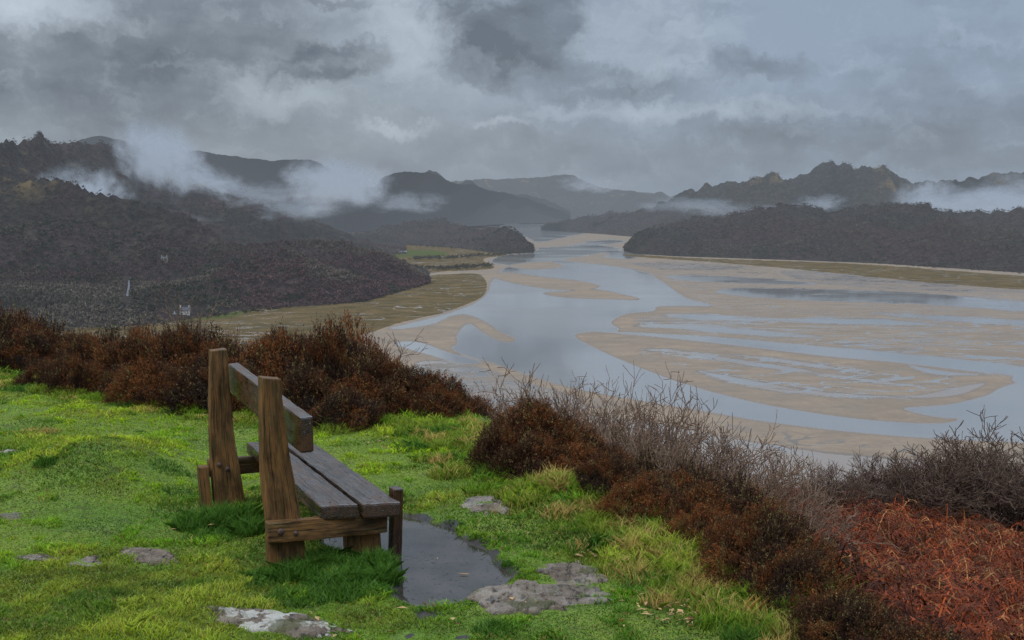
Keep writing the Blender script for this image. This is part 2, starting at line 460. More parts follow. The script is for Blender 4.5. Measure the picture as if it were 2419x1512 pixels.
# far channel threads
for q in [[(1400, 590), (1520, 598), (1480, 612), (1420, 606), (1440, 600)], [(1340, 575), (1440, 566), (1480, 572), (1400, 580)]]:
    paint(S, .1, q)
# bars inside the channel
for q in [[(1163, 652), (1200, 644), (1290, 655), (1370, 664), (1418, 676), (1380, 684), (1300, 683), (1210, 668)],
          [(1283, 693), (1340, 688), (1400, 683), (1470, 695), (1513, 708), (1450, 707), (1340, 703)],
          [(1235, 576), (1300, 570), (1380, 572), (1330, 582), (1260, 584)], [(1200, 628), (1290, 618), (1330, 630), (1260, 636)]]:
    paint(S, 1, q)
# left bar
paint(S, 1, [(880, 800), (925, 790), (970, 776), (1030, 764), (1065, 748), (1100, 744), (1140, 758), (1180, 783), (1217, 800), (1205, 808), (1175, 803), (1140, 784), (1112, 764), (1092, 772), (1078, 796), (1075, 815), (1000, 830), (930, 810)])
paint(S, 0, [(930, 812), (990, 808), (1060, 832), (1140, 856), (1090, 858), (1010, 838)])
# near mudflat: thin film of water
paint(S, .38, [(1500, 995), (1700, 1030), (1900, 1062), (2100, 1082), (2419, 1105), (2760, 1125), (2760, 1400), (1400, 1400), (1350, 1020)])
paint(S, .52, [(1000, 850), (1130, 868), (1280, 915), (1380, 950), (1340, 990), (1100, 960), (980, 900)])
paint(ST, .16, [(1000, 840), (1130, 868), (1280, 910), (1500, 965), (1800, 1010), (2100, 1050), (2700, 1090), (2700, 1130), (2100, 1090), (1350, 1010), (1000, 900)])
# marshes and fields
paint(MA, 1, [(-320, 680), (300, 700), (480, 740), (700, 715), (860, 700), (1000, 655), (1060, 648), (1130, 648), (1150, 672), (1142, 698), (1105, 718), (1040, 740), (940, 764), (860, 790), (700, 830), (-320, 900)])
paint(MA, 1, [(860, 560), (1100, 566), (1200, 598), (1140, 612), (1165, 634), (1040, 642), (960, 650), (840, 600)])
paint(GR, 1, [(890, 592), (980, 590), (1060, 597), (1030, 606), (900, 607)])
paint(GR, .8, [(400, 738), (540, 730), (600, 737), (520, 752), (380, 760), (240, 775), (240, 765)])
paint(MA, 1, [(1480, 600), (1650, 610), (1900, 618), (2100, 628), (2419, 652), (2760, 670), (2760, 700), (2419, 684), (2200, 668), (2000, 648), (1850, 633), (1650, 617), (1500, 606)])
paint(MA, 1, [(-320, 500), (1190, 500), (1190, 530), (1120, 534), (860, 540), (-320, 560)])
paint(MA, 1, [(1190, 523), (1290, 520), (1310, 526), (1230, 529)])
def blur(A, k=1):
    for _ in range(k):
        B = A.copy(); B[1:-1] = (A[:-2]+2*A[1:-1]+A[2:])/4; A = B.copy()
        A[:, 1:-1] = (B[:, :-2]+2*B[:, 1:-1]+B[:, 2:])/4
    return A
S = blur(S, 4); MA = blur(MA, 3); ST = blur(ST, 14); GR = blur(GR, 3)
gx, gy = on_plane(EX, EY, EST)
V = np.stack([gx, gy, np.full(gx.shape, EST)], -1)
me = make_mesh("tidal_flats", V, [grid_faces(*EX.shape)[:, ::-1]], M_EST, True, col=np.stack([S, MA, ST, GR], -1).reshape(-1, 4))
obj("estuary_water", me, "shallow grey estuary channels winding between tan sandbanks at low tide", "estuary", "structure")

# ================================================================= HILLS
HILLS = {}
def hill(name, label, ridge, foot, Dl, mat, amp=18., rag=1., rows=110, step=3.):
    ridge, foot, Dl = np.array(ridge, float), np.array(foot, float), np.array(Dl, float)
    px = np.arange(ridge[0, 0], ridge[-1, 0]+.1, step)
    ry = np.interp(px, ridge[:, 0], ridge[:, 1]); fy = np.interp(px, foot[:, 0], foot[:, 1])
    k = 2; ker = np.ones(2*k+1)/(2*k+1); ry = np.convolve(np.pad(ry, k, mode='edge'), ker, 'valid')
    D = np.interp(px, Dl[:, 0], Dl[:, 1])
    rx, ryy, rz = at_dist(px, ry, D)
    fx, fyy = on_plane(px, fy, EST)
    rz = rz+(fbm(px*.045, px*0+3, 5, len(name))-.5)*D*.008*rag
    rz = np.maximum(rz, EST+1.5)
    t = np.linspace(0, 1, rows)[:, None]
    prof = .45*np.sin(t*np.pi/2)+.55*t
    X = fx*(1-t)+rx*t; Y = fyy*(1-t)+ryy*t
    Z = (EST-2)+(rz-EST+2)*prof; Zm = (EST-2)+(rz-EST+2)*prof*.5+t*2
    env = np.sin(np.pi*np.clip(t, 0, 1))**.7
    hh = np.clip((rz-EST)/60., .1, 1.)
    # spurs and gullies
    rg = 1-2*np.abs(fbm(X/520+2, Y/700, 4, len(name)+1)-.5)*2
    Z = Z+(rg-.5)*amp*2.1*env*hh
    Z = Z+(fbm(X/110, Y/110, 4, 9)-.5)*amp*.9*env*hh
    Z = np.maximum(Z, Zm)
    tb = np.linspace(.03, .6, 12)[:, None]
    Xb = rx*(1+tb*.7); Yb = ryy*(1+tb*.7); Zb = rz-(rz-EST+5)*sst(0, .6, tb)
    X = np.vstack([X, Xb]); Y = np.vstack([Y, Yb]); Z = np.vstack([Z, Zb])
    V = np.stack([X, Y, Z], -1)
    HILLS[name] = V[:rows]
    obj(name, make_mesh(name, V, [grid_faces(*X.shape)], mat, True), label, "hill", "structure")
hill("hill_mountain_far", "distant blue-grey mountain ridge under low cloud",
     [(60, 385), (150, 345), (190, 330), (240, 320), (285, 331), (330, 350), (470, 357), (540, 368), (650, 380), (730, 376), (757, 384), (790, 410), (860, 440)],
     [(60, 530), (860, 530)], [(60, 6300), (860, 5600)], M_HILL_FAR, 40, .3)
hill("hill_valley_head", "hazy hills closing the head of the valley",
     [(860, 450), (1000, 440), (1060, 432), (1150, 424), (1270, 418), (1350, 413), (1400, 438), (1450, 446), (1540, 459), (1600, 468), (1760, 480)],
     [(860, 524), (1760, 524)], [(860, 9500), (1760, 9800)], M_HILL_FAR, 60, .3)
hill("hill_middle_ridge", "dark rounded hill sloping down to the estuary",
     [(640, 440), (740, 440), (850, 447), (890, 438), (900, 422), (925, 412), (960, 407), (1010, 407), (1040, 420), (1060, 430), (1120, 440), (1180, 452), (1250, 470), (1330, 498), (1350, 512)],
     [(640, 560), (900, 545), (1120, 534), (1200, 529), (1350, 525)], [(640, 5000), (1000, 5200), (1350, 7200)], M_HILL_FAR, 60, .4)
hill("hill_south_far", "dark craggy wooded hills above the far shore",
     [(1400, 530), (1480, 512), (1545, 488), (1600, 456), (1700, 433), (1800, 428), (1850, 425), (1900, 418), (1925, 408), (1945, 394), (1955, 398), (1975, 402), (2000, 400), (2010, 407), (2040, 400), (2080, 402), (2095, 409), (2130, 422), (2200, 432), (2280, 428), (2350, 415), (2419, 402), (2760, 370)],
     [(1400, 548), (1600, 556), (2000, 560), (2760, 560)], [(1400, 5000), (1900, 4700), (2760, 4400)], M_HILL_FAR, 80, 1.1)
hill("hill_south_spit", "low wooded headland reaching into the estuary",
     [(1278, 541), (1310, 526), (1350, 515), (1420, 510), (1480, 502), (1560, 497), (1700, 500), (1900, 520)],
     [(1278, 543), (1340, 548), (1420, 553), (1500, 560), (1900, 575)], [(1278, 5450), (1420, 5200), (1600, 4700), (1900, 4000)], M_HILL_NEAR, 18, .6)
hill("hill_south_wood", "low wooded hill along the far sandy shore",
     [(1474, 590), (1490, 570), (1530, 556), (1600, 540), (1700, 528), (1800, 516), (1900, 510), (2050, 506), (2200, 512), (2419, 512), (2760, 500)],
     [(1474, 593), (1500, 600), (1600, 606), (1700, 609), (1900, 616), (2100, 626), (2419, 648), (2760, 664)], [(1474, 2960), (1600, 3300), (2000, 3200), (2760, 2900)], M_HILL_NEAR, 44, .8)
hill("hill_north_big", "big dark wooded mountainside with cloud on its flank",
     [(-320, 360), (0, 354), (60, 357), (150, 364), (260, 368), (305, 374), (330, 400), (400, 418), (480, 435), (560, 465), (650, 498), (740, 520), (830, 556), (900, 575), (960, 590)],
     [(-320, 720), (400, 690), (700, 655), (900, 606), (960, 600)], [(-320, 2500), (300, 2900), (960, 3000)], M_HILL_NEAR, 64, .5)
hill("hill_north_knoll", "low bushy knoll beside the water",
     [(820, 560), (880, 548), (950, 530), (1040, 519), (1100, 535), (1140, 545), (1175, 536), (1215, 543), (1245, 568), (1263, 592)],
     [(820, 580), (950, 578), (1080, 586), (1150, 596), (1200, 600), (1263, 597)], [(820, 3900), (1040, 3900), (1180, 3200), (1263, 2880)], M_HILL_NEAR, 14, .5)
hill("hill_north_wood", "rounded hill of bare brown woodland above the marsh",
     [(-320, 560), (0, 556), (150, 548), (300, 572), (450, 598), (600, 596), (700, 588), (780, 590), (880, 604), (960, 634), (1015, 664)],
     [(-320, 800), (0, 792), (300, 775), (480, 752), (560, 738), (700, 726), (860, 714), (930, 694), (1015, 670)], [(-320, 1600), (400, 1800), (800, 1850), (1015, 1740)], M_HILL_NEAR, 46, .5)

# ----- woods standing on the hills (one mass each)
def fronds(pos, height, tint, K, seed, name, label):
    """bare crowns: K narrow blades spread through each crown volume"""
    r = np.random.default_rng(seed); N = len(pos)
    th = r.uniform(0, 2*np.pi, (N, K)); ph = np.arccos(r.uniform(-.1, 1, (N, K)))
    d = np.stack([np.sin(ph)*np.cos(th), np.sin(ph)*np.sin(th), np.cos(ph)], -1)
    h = height[:, None, None]
    ctr = pos[:, None, :]+np.array([0, 0, .35])*h
    rad = r.uniform(.55, 1., (N, K, 1))
    tip = ctr+d*h*np.array([.50, .50, .55])*rad
    base = ctr+d*h*np.array([.2, .2, .15])*rad+r.normal(0, .05, (N, K, 3))*h
    side = np.cross(d, r.normal(0, 1, (N, K, 3))); side /= np.linalg.norm(side, axis=-1, keepdims=True)+1e-6
    w = h*.055
    mid = base*.35+tip*.65
    V = np.stack([base-side*w*.4, base+side*w*.4, mid+side*w, tip, mid-side*w], 2).reshape(-1, 3)
    idx = np.arange(N*K)[:, None]*5
    f = idx+np.array([[0, 1, 2, 3, 4]])
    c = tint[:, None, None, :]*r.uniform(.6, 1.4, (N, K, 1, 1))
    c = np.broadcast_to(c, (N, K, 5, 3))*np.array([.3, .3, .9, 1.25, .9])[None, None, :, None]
    obj(name, make_mesh(name, V, [f], M_WOODS, False, col=c.reshape(-1, 3)), label, "woodland", "stuff")
def scatter(hname, N, h0, h1, seed, tmin=0., tmax=1., clear=None):
    G = HILLS[hname]; R, C, _ = G.shape; r = np.random.default_rng(seed)
    a = r.uniform(tmin, tmax, N)*(R-1.001); b = r.uniform(0, C-1.001, N)
    i, j = a.astype(int), b.astype(int); fa, fb = (a-i)[:, None], (b-j)[:, None]
    P = (G[i, j]*(1-fa)+G[i+1, j]*fa)*(1-fb)+(G[i, j+1]*(1-fa)+G[i+1, j+1]*fa)*fb
    n0 = fbm(P[:, 0]/90, P[:, 1]/90, 3, seed+8)
    k = n0 > .42-.25*r.random(N)
    if clear is not None:
        px, py = sight(P)
        for (cx, cy, rr, rq) in clear: k &= ((px-cx)/rr)**2+((py-cy)/rq)**2 > 1
    P = P[k]
    n = fbm(P[:, 0]/200, P[:, 1]/300, 4, seed)
    n2 = fbm(P[:, 0]/70, P[:, 1]/110, 3, seed+5)
    c1, c2, c3 = np.array([.070, .041, .039]), np.array([.046, .041, .031]), np.array([.098, .080, .060])
    w = sst(.40, .58, n)[:, None]; w2 = sst(.48, .64, n2)[:, None]*.65
    T = (c1*(1-w)+c2*w)*(1-w2)+c3*w2
    T = T*r.uniform(.75, 1.25, (len(P), 1))*(.55+.9*fbm(P[:, 0]/320+4, P[:, 1]/420, 3, seed+11))[:, None]
    ev = (r.random(len(P)) < .01+.45*sst(.55, .66, fbm(P[:, 0]/130+9, P[:, 1]/170, 3, seed+2)))[:, None]
    T = np.where(ev, np.array([.022, .032, .017]), T)
    H = r.uniform(h0, h1, len(P))
    return P, H, T
CLEAR = [(300, 690, 10, 50), (390, 612, 12, 8), (430, 745, 65, 26), (664, 690, 20, 12), (560, 738, 60, 8)]
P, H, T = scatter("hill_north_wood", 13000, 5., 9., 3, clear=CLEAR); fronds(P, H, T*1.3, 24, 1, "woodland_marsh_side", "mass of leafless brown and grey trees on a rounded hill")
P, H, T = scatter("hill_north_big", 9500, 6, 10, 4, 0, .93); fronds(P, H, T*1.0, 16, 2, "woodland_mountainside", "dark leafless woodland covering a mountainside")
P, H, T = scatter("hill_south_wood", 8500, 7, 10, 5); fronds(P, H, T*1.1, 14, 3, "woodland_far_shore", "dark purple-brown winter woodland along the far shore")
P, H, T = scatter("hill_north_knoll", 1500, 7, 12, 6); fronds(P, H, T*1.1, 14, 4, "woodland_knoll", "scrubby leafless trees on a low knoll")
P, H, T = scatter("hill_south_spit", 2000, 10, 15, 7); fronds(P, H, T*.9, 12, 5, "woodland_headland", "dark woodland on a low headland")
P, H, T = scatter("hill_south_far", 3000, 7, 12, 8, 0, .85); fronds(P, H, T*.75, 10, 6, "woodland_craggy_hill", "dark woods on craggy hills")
# hedgerow and shore trees on the flat by the farm
def on_flat(pts, n, h, seed):
    r = np.random.default_rng(seed); pts = np.array(pts, float); k = r.integers(0, len(pts)-1, n); t = r.random((n, 1))
    q = pts[k]*(1-t)+pts[k+1]*t+r.normal(0, 1, (n, 2))*np.array([8, 1.6])
    x, y = on_plane(q[:, 0], q[:, 1], EST)
    return np.stack([x, y, np.full(n, EST)], -1), r.uniform(h*.6, h*1.2, n)
P1, H1 = on_flat([(980, 614), (1060, 612), (1140, 606), (1240, 600)], 260, 9, 1)
P2, H2 = on_flat([(960, 632), (1040, 638), (1100, 634), (1160, 630)], 260, 8, 2)
P3, H3 = on_flat([(880, 580), (960, 580), (1080, 588)], 160, 9, 3)
P4, H4 = on_flat([(490, 752), (560, 743), (640, 734)], 60, 5, 4)
P5, H5 = on_flat([(200, 792), (300, 782), (400, 768), (480, 762)], 70, 4, 5)
P = np.vstack([P1, P2, P3, P4, P5]); H = np.concatenate([H1, H2, H3, H4, H5])
fronds(P, H, np.repeat([[.050, .044, .026]], len(P), 0)*rng.uniform(.6, 1.5, (len(P), 1)), 18, 9, "shore_scrub", "dark hedgerow trees and scrub on the flat shore")

# ----- houses, farm, road
def place_on(hname, px, py):
    G = HILLS[hname]; X, Y = sight(G)
    k = np.argmin((X-px)**2+(Y-py)**2); return G.reshape(-1, 3)[k]
def box(bm, x0, x1, y0, y1, z0, z1):
    vs = [bm.verts.new(p) for p in ((x0, y0, z0), (x1, y0, z0), (x1, y1, z0), (x0, y1, z0), (x0, y0, z1), (x1, y0, z1), (x1, y1, z1), (x0, y1, z1))]
    for f in ((0, 3, 2, 1), (4, 5, 6, 7), (0, 1, 5, 4), (1, 2, 6, 5), (2, 3, 7, 6), (3, 0, 4, 7)): bm.faces.new([vs[i] for i in f])
def fin(bm, name, mat, parent, label=None):
    me = bpy.data.meshes.new(name); bm.to_mesh(me); bm.free(); me.materials.append(mat)
    return obj(name, me, label, parent=parent)
def house(name, label, loc, w, d, h, roofh, wall, roof, rot=0., floors=2, chim=True, cat="house"):
    e = obj(name, None, label, cat, loc=loc); e.rotation_euler = (0, 0, rot)
    bm = bmesh.new(); box(bm, -w/2, w/2, -d/2, d/2, -3, h)
    vs = [bm.verts.new(p) for p in ((-w/2, -d/2, h+.01), (-w/2, d/2, h+.01), (-w/2, 0, h+roofh-.15), (w/2, -d/2, h+.01), (w/2, d/2, h+.01), (w/2, 0, h+roofh-.15))]
    bm.faces.new(vs[:3]); bm.faces.new(vs[3:][::-1]); fin(bm, "wall", wall, e)
    bm = bmesh.new(); o = .5
    for s in (-1, 1):
        vs = [bm.verts.new(p) for p in ((-w/2-o, s*(d/2+o), h-.2), (w/2+o, s*(d/2+o), h-.2), (w/2+o, 0, h+roofh), (-w/2-o, 0, h+roofh))]
        bm.faces.new(vs)
    r = bmesh.ops.solidify(bm, geom=bm.faces[:], thickness=.25); rf = fin(bm, "roof", roof, e)
    if chim:
        for s in (-1, 1):
            bm = bmesh.new(); box(bm, s*w*.42-.5, s*w*.42+.5, -.5, .5, h+roofh-1, h+roofh+1.4)
            box(bm, s*w*.42-.25, s*w*.42+.25, -.25, .25, h+roofh+1.4, h+roofh+1.9); fin(bm, "chimney", wall, rf)
    for k in range(floors):
        nw = max(2, int(w/3.2))
        for i in range(nw):
            x = -w/2+(i+.5)*w/nw; z = 1.1+k*(h/floors)
            bm = bmesh.new(); box(bm, x-.5, x+.5, -d/2-.03, -d/2+.05, z, z+1.3); fin(bm, "window", M_GLASSDK, e)
x, y = on_plane(437, 750, EST); house("house", "tall white house with slate roof at the wood's edge", (x, y, EST), 9, 8, 7.0, 2.6, M_WHITEWALL, M_SLATE, .2, 3)
x, y = on_plane(396, 752, EST); house("house", "long low white cottage beside the marsh", (x, y, EST), 15, 6, 2.6, 1.8, M_WHITEWALL, M_PALEROOF, .1, 1)
p = place_on("hill_north_wood", 390, 618); house("house", "cream cottage among bare trees", tuple(p+np.array([0, -4, 2])), 7, 6, 2.6, 2., M_STONEWALL, M_SLATE, .1, 1)
x, y = on_plane(928, 597, EST); house("barn", "wide farm barn with pale roof in a green field", (x, y, EST), 24, 16, 3, 4, M_SLATE, M_PALEROOF, .1, 1, False, "barn")
x, y = on_plane(952, 599, EST); house("barn", "small farm barn with pale roof in a green field", (x, y, EST), 16, 12, 3, 3, M_SLATE, M_PALEROOF, -.1, 1, False, "barn")
pts = [(278, 738), (292, 726), (300, 712), (302, 695), (305, 680), (306, 666), (312, 655)]
L = []
for i in range(len(pts)-1):
    for t in np.arange(0, 1, .25):
        L.append(place_on("hill_north_wood", pts[i][0]*(1-t)+pts[i+1][0]*t, pts[i][1]*(1-t)+pts[i+1][1]*t))
L = np.array(L); k = np.ones(5)/5
L = np.stack([np.convolve(np.pad(L[:, i], 2, mode='edge'), k, 'valid') for i in range(3)], -1); L[:, 2] += 2.
V = np.concatenate([L-np.array([1.1, 0, 0]), L+np.array([1.1, 0, 0])]); nL = len(L)
obj("road", make_mesh("road", V, [np.array([[i, i+nL, i+nL+1, i+1] for i in range(nL-1)])], M_ROAD), "wet shining road climbing through the woods", "road", "structure")

# ================================================================= LOW CLOUD
def mat_mist():
    m, n = material("drifting_low_cloud")
    uv = n.attr("grain")[1]
    dn = n.attr("col"); s3 = n.n('ShaderNodeSeparateColor'); n.put(s3.inputs[0], dn[0])
    q = n.v('ADD', n.v('MULTIPLY', uv, (1.9, 1.1, 1.)), n.comb(n.m('MULTIPLY', s3.outputs[1], 40.), s3.outputs[1], 0.))
    n1 = n.noise(q, .9, 2, .5)[1]; n2 = n.noise(q, 2.6, 6, .58)[1]
    w = n.v('ADD', n.v('SCALE', n.v('SUBTRACT', n1, (.5, .5, .5)), 1.0), n.v('SCALE', n.v('SUBTRACT', n2, (.5, .5, .5)), .85))
    r = n.v('LENGTH', n.v('MULTIPLY', n.v('ADD', uv, w), (1., 1., 0.)))
    a = n.ramp(r, .88, .0, 0, 1)
    edge = n.ramp(n.v('LENGTH', uv), .98, .7, 0, 1)
    a = n.m('MULTIPLY', n.m('MULTIPLY', a, edge), n.m('MULTIPLY', s3.outputs[0], 1.1), clamp=True)
    df = n.n('ShaderNodeBsdfDiffuse'); n.put(df.inputs[0], (.58, .61, .65))
    tl = n.n('ShaderNodeBsdfTranslucent'); n.put(tl.inputs[0], (.58, .61, .65))
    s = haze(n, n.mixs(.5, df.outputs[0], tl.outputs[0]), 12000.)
    tr = n.n('ShaderNodeBsdfTransparent')
    n.out(n.mixs(a, tr.outputs[0], s)); return m
M_MIST = mat_mist(); mcount = [0]
def mist(px, py, rw, rh, D, dens, layers=1, tilt=0.):
    for i in range(layers):
        mcount[0] += 1
        Di = D-90*i
        x, y, z = at_dist(px, py, Di); W = rw*1.6*Di/F; H = rh*1.6*Di/F
        g = np.linspace(-1, 1, 17); U, Q = np.meshgrid(g, g)
        V = np.stack([U*W, -(U**2+Q**2)*W*.1, Q*H+U*W*tilt], -1).reshape(-1, 3)
        uv = np.stack([U, Q, U*0], -1).reshape(-1, 3)
        c = np.full((289, 3), dens); c[:, 1] = (mcount[0]*.37) % 1.
        me = make_mesh("low_cloud", V, [grid_faces(17, 17)], M_MIST, True, col=c, vec=uv)
        obj("low_cloud", me, "wisp of white low cloud drifting across the hillside", "low cloud", "stuff", "low clouds clinging to the hills", (float(x), float(y), float(z)))
mist(200, 458, 95, 58, 2050, .95)
mist(380, 375, 95, 72, 2700, 1., 2, tilt=-.25)
mist(500, 428, 90, 32, 2500, .85, tilt=-.3)
mist(620, 462, 100, 26, 2450, .5)
mist(790, 435, 115, 52, 4200, .95, 2)
mist(860, 435, 60, 38, 4300, .7)
mist(960, 478, 80, 24, 4000, .5)
mist(60, 520, 140, 30, 1950, .35)
mist(340, 520, 160, 24, 1980, .3)
mist(700, 498, 90, 20, 2400, .5)
mist(1395, 432, 70, 18, 7500, .7)
mist(2340, 482, 190, 46, 3300, 1., 2)
mist(2190, 455, 60, 34, 4100, .8)
mist(1935, 482, 58, 20, 3500, .6)
mist(1640, 485, 110, 18, 4200, .5)
mist(2480, 440, 160, 46, 3600, .8)
mist(1780, 500, 120, 14, 3500, .4)

# ================================================================= FOREGROUND BANK
EDGE = np.array([(-90, 30), (-40, 22), (-12, 15.8), (-6.2, 14.0), (-4.5, 13.0), (-3.2, 12.1), (-1.85, 11.1), (-.55, 10.3), (-.15, 9.2), (.15, 8.3), (.72, 7.2), (1.05, 6.4), (1.22, 5.7), (1.36, 5.1), (1.6, 3.6), (2.6, 0), (6, -30)])
def edge_d(x, y):
    x, y = np.asarray(x, float), np.asarray(y, float)
    best = np.full(x.shape, 1e9); sg = np.ones(x.shape)
    for i in range(len(EDGE)-1):
        a, b = EDGE[i], EDGE[i+1]; d = b-a; L2 = d@d
        t = np.clip(((x-a[0])*d[0]+(y-a[1])*d[1])/L2, 0, 1)
        qx, qy = x-(a[0]+t*d[0]), y-(a[1]+t*d[1]); q = np.hypot(qx, qy)
        s = np.where(d[0]*qy-d[1]*qx > 0, 1., -1.)
        m = q < best; best = np.where(m, q, best); sg = np.where(m, s, sg)
    return best*sg
PUD = cr([(765, 1268), (800, 1246), (860, 1242), (905, 1222), (960, 1216), (1025, 1234), (1068, 1246), (1098, 1276), (1150, 1298), (1170, 1335), (1208, 1352), (1185, 1382), (1128, 1396), (1090, 1420), (1042, 1434), (980, 1432), (940, 1404), (952, 1350), (925, 1312), (860, 1302), (785, 1298)])
PUDW = np.stack(on_plane(PUD[:, 0], PUD[:, 1], -.02), -1)
def poly_d(poly, x, y):
    best = np.full(x.shape, 1e9)
    for i in range(len(poly)):
        a, b = poly[i-1], poly[i]; d = b-a; L2 = d@d+1e-12
        t = np.clip(((x-a[0])*d[0]+(y-a[1])*d[1])/L2, 0, 1)
        best = np.minimum(best, np.hypot(x-a[0]-t*d[0], y-a[1]-t*d[1]))
    return np.where(inside(poly, x, y), -best, best)
def gh(x, y, fine=True):
    x, y = np.asarray(x, float), np.asarray(y, float)
    d = edge_d(x, y)
    z = (fbm(x/1.3+5, y/1.3, 4, 2)-.5)*.13*sst(0, 3, np.hypot(x-.0, y)-2)
    z = z+.20*np.exp(-(((x+2.9)/.6)**2+((y-8.6)/.7)**2))      # mound
    z = z-.07*np.exp(-(((x+2.1)/.45)**2+((y-8.4)/1.6)**2))    # trodden dip behind the bench
    z = z+.10*np.exp(-(((x-.35)/.3)**2+((y-7.6)/.4)**2))
    rt = sst(-.8, .6, x)
    z = z-1.15*sst(.5-.35*rt, 2.4-.8*rt, d)-.20*np.maximum(d-2., 0)-.75*np.maximum(d-13, 0)
    z = z+(fbm(x/2.2, y/2.2, 3, 5)-.5)*.5*sst(1, 4, d)
    near = (np.abs(x+.4) < 3) & (y > 3.5) & (y < 9)
    pd = np.full(x.shape, 9.); 
    if near.any(): pd[near] = poly_d(PUDW, x[near], y[near])
    z = np.where(pd < .5, z*sst(-.02, .5, pd)-.075*sst(.05, -.08, pd)-.004, z)
    return np.maximum(z, EST-2)
def spaced(lo, a, b, hi, step, k=26):
    q1 = a-np.geomspace(step, a-lo, k)[::-1]; q2 = b+np.geomspace(step, hi-b, k)
    return np.concatenate([q1, np.arange(a, b+1e-6, step), q2])
xs = spaced(-320, -4.6, 4.2, 320, .035, 46); ys = spaced(-60, 4.2, 14.5, 330, .04, 46)
GX, GY = np.meshgrid(xs, ys); GZ = gh(GX, GY)
d = edge_d(GX, GY)
pd = np.full(GX.shape, 9.); near = (np.abs(GX+.4) < 3) & (GY > 3.5) & (GY < 9); pd[near] = poly_d(PUDW, GX[near], GY[near])
mud = sst(.10, -.02, pd+(fbm(GX*9, GY*9, 3, 4)-.5)*.16)
# worn muddy hollow in front of the lower rim
mx, my = on_plane(np.array([1010., 960., 1100.]), np.array([1450., 1500., 1505.]), 0)
for q, rr in zip(zip(mx, my), (.06, .05, .05)): mud = np.maximum(mud, sst(rr*1.4, rr*.5, np.hypot(GX-q[0], GY-q[1])+(fbm(GX*8, GY*8, 3, 8)-.5)*.15))
colr = np.stack([mud, sst(.3, 1., d), mud*0], -1).reshape(-1, 3)
obj("ground_bank", make_mesh("ground_bank", np.stack([GX, GY, GZ], -1), [grid_faces(*GX.shape)], M_GROUND, True, col=colr), "grassy hilltop bank dropping away to the estuary", "ground", "structure")

# puddle water sheet
pc = PUDW.mean(0); rim = pc+(PUDW-pc)*1.03
V = np.vstack([[*pc, -.030], np.c_[rim, np.full(len(rim), -.030)]]); nP = len(rim)
obj("puddle_water", make_mesh("puddle_water", V, [np.array([[0, 1+i, 1+(i+1) % nP] for i in range(nP)])], M_PUDDLE), "dark muddy puddle beside the bench", "puddle", "structure")

# rocks
ROCKS = []
def rock(px, py, wpx, hpx, label, lichen=0., rise=.02, rot=0., seed=1):
    x, y = on_plane(px, py, 0.); x, y = float(x), float(y)
    D = y; w = wpx*D/F/2*1.15; dd = hpx*D/F/(CAMZ/D)/2
    nr, na = 22, 64; rr = np.linspace(0, 1, nr)[:, None]; aa = np.linspace(0, 2*np.pi, na, endpoint=False)[None]
    out = 1+1.1*(fbm(np.cos(aa)*1.6+seed*5, np.sin(aa)*1.6+seed, 4, seed)-.5)+.6*(fbm(np.cos(aa)*6+seed, np.sin(aa)*6, 3, seed)-.5)
    lx = rr*np.cos(aa)*w*out; ly = rr*np.sin(aa)*dd*out
    c, s = math.cos(rot), math.sin(rot); LX, LY = lx*c-ly*s, lx*s+ly*c
    lay = fbm(LX*5+seed, LY*16+LX*5, 4, seed)
    top = rise*(1-rr**6)+(np.round(lay*7)/7-.5)*.045*(1-rr**5)+(fbm(LX*30, LY*30, 3, seed)-.5)*.014
    z = np.minimum(gh(LX+x, LY+y), .3)+top-.004-.05*sst(.93, 1., rr)
    V = np.stack([LX, LY, z], -1).reshape(-1, 3)
    i = np.arange(nr*na).reshape(nr, na)
    f = np.stack([i[:-1], np.roll(i[:-1], -1, 1), np.roll(i[1:], -1, 1), i[1:]], -1).reshape(-1, 4)
    me = make_mesh("flat_rock", V, [f[:, ::-1]], M_ROCK, True, col=np.full((len(V), 3), lichen))
    obj("flat_rock", me, label, "rock", loc=(x, y, 0)); ROCKS.append((x, y, w, dd, rot))
rock(1262, 1412, 280, 105, "broad craggy grey slate rock beside the puddle", .15, .030, -.15, 3)
rock(1345, 1350, 190, 46, "narrow slab of grey rock half buried in turf", .1, .018, -1.2, 5)
rock(650, 1458, 370, 46, "low rock patched with white lichen in the grass", 1., .020, -.55, 7)
rock(355, 1293, 170, 34, "flat brownish stone sunk in the grass", .0, .012, -.7, 11)
rock(205, 1312, 75, 26, "small grey stone showing through grass", .3, .012, 0, 13)
rock(95, 1308, 80, 14, "thin sliver of stone in the turf", .3, .012, 0, 17)
rock(1145, 1200, 160, 26, "flat stone slab in the turf near the bank", .3, .012, -1.1, 19)
rock(15, 1218, 70, 18, "pale flat stone in the grass", .6, .015, 0, 23)
rock(15, 1077, 55, 12, "pale stone on the grassy mound", .6, .02, 0, 29)
rock(1550, 1372, 50, 20, "small mossy stone near the bank edge", .0, .02, .3, 31)

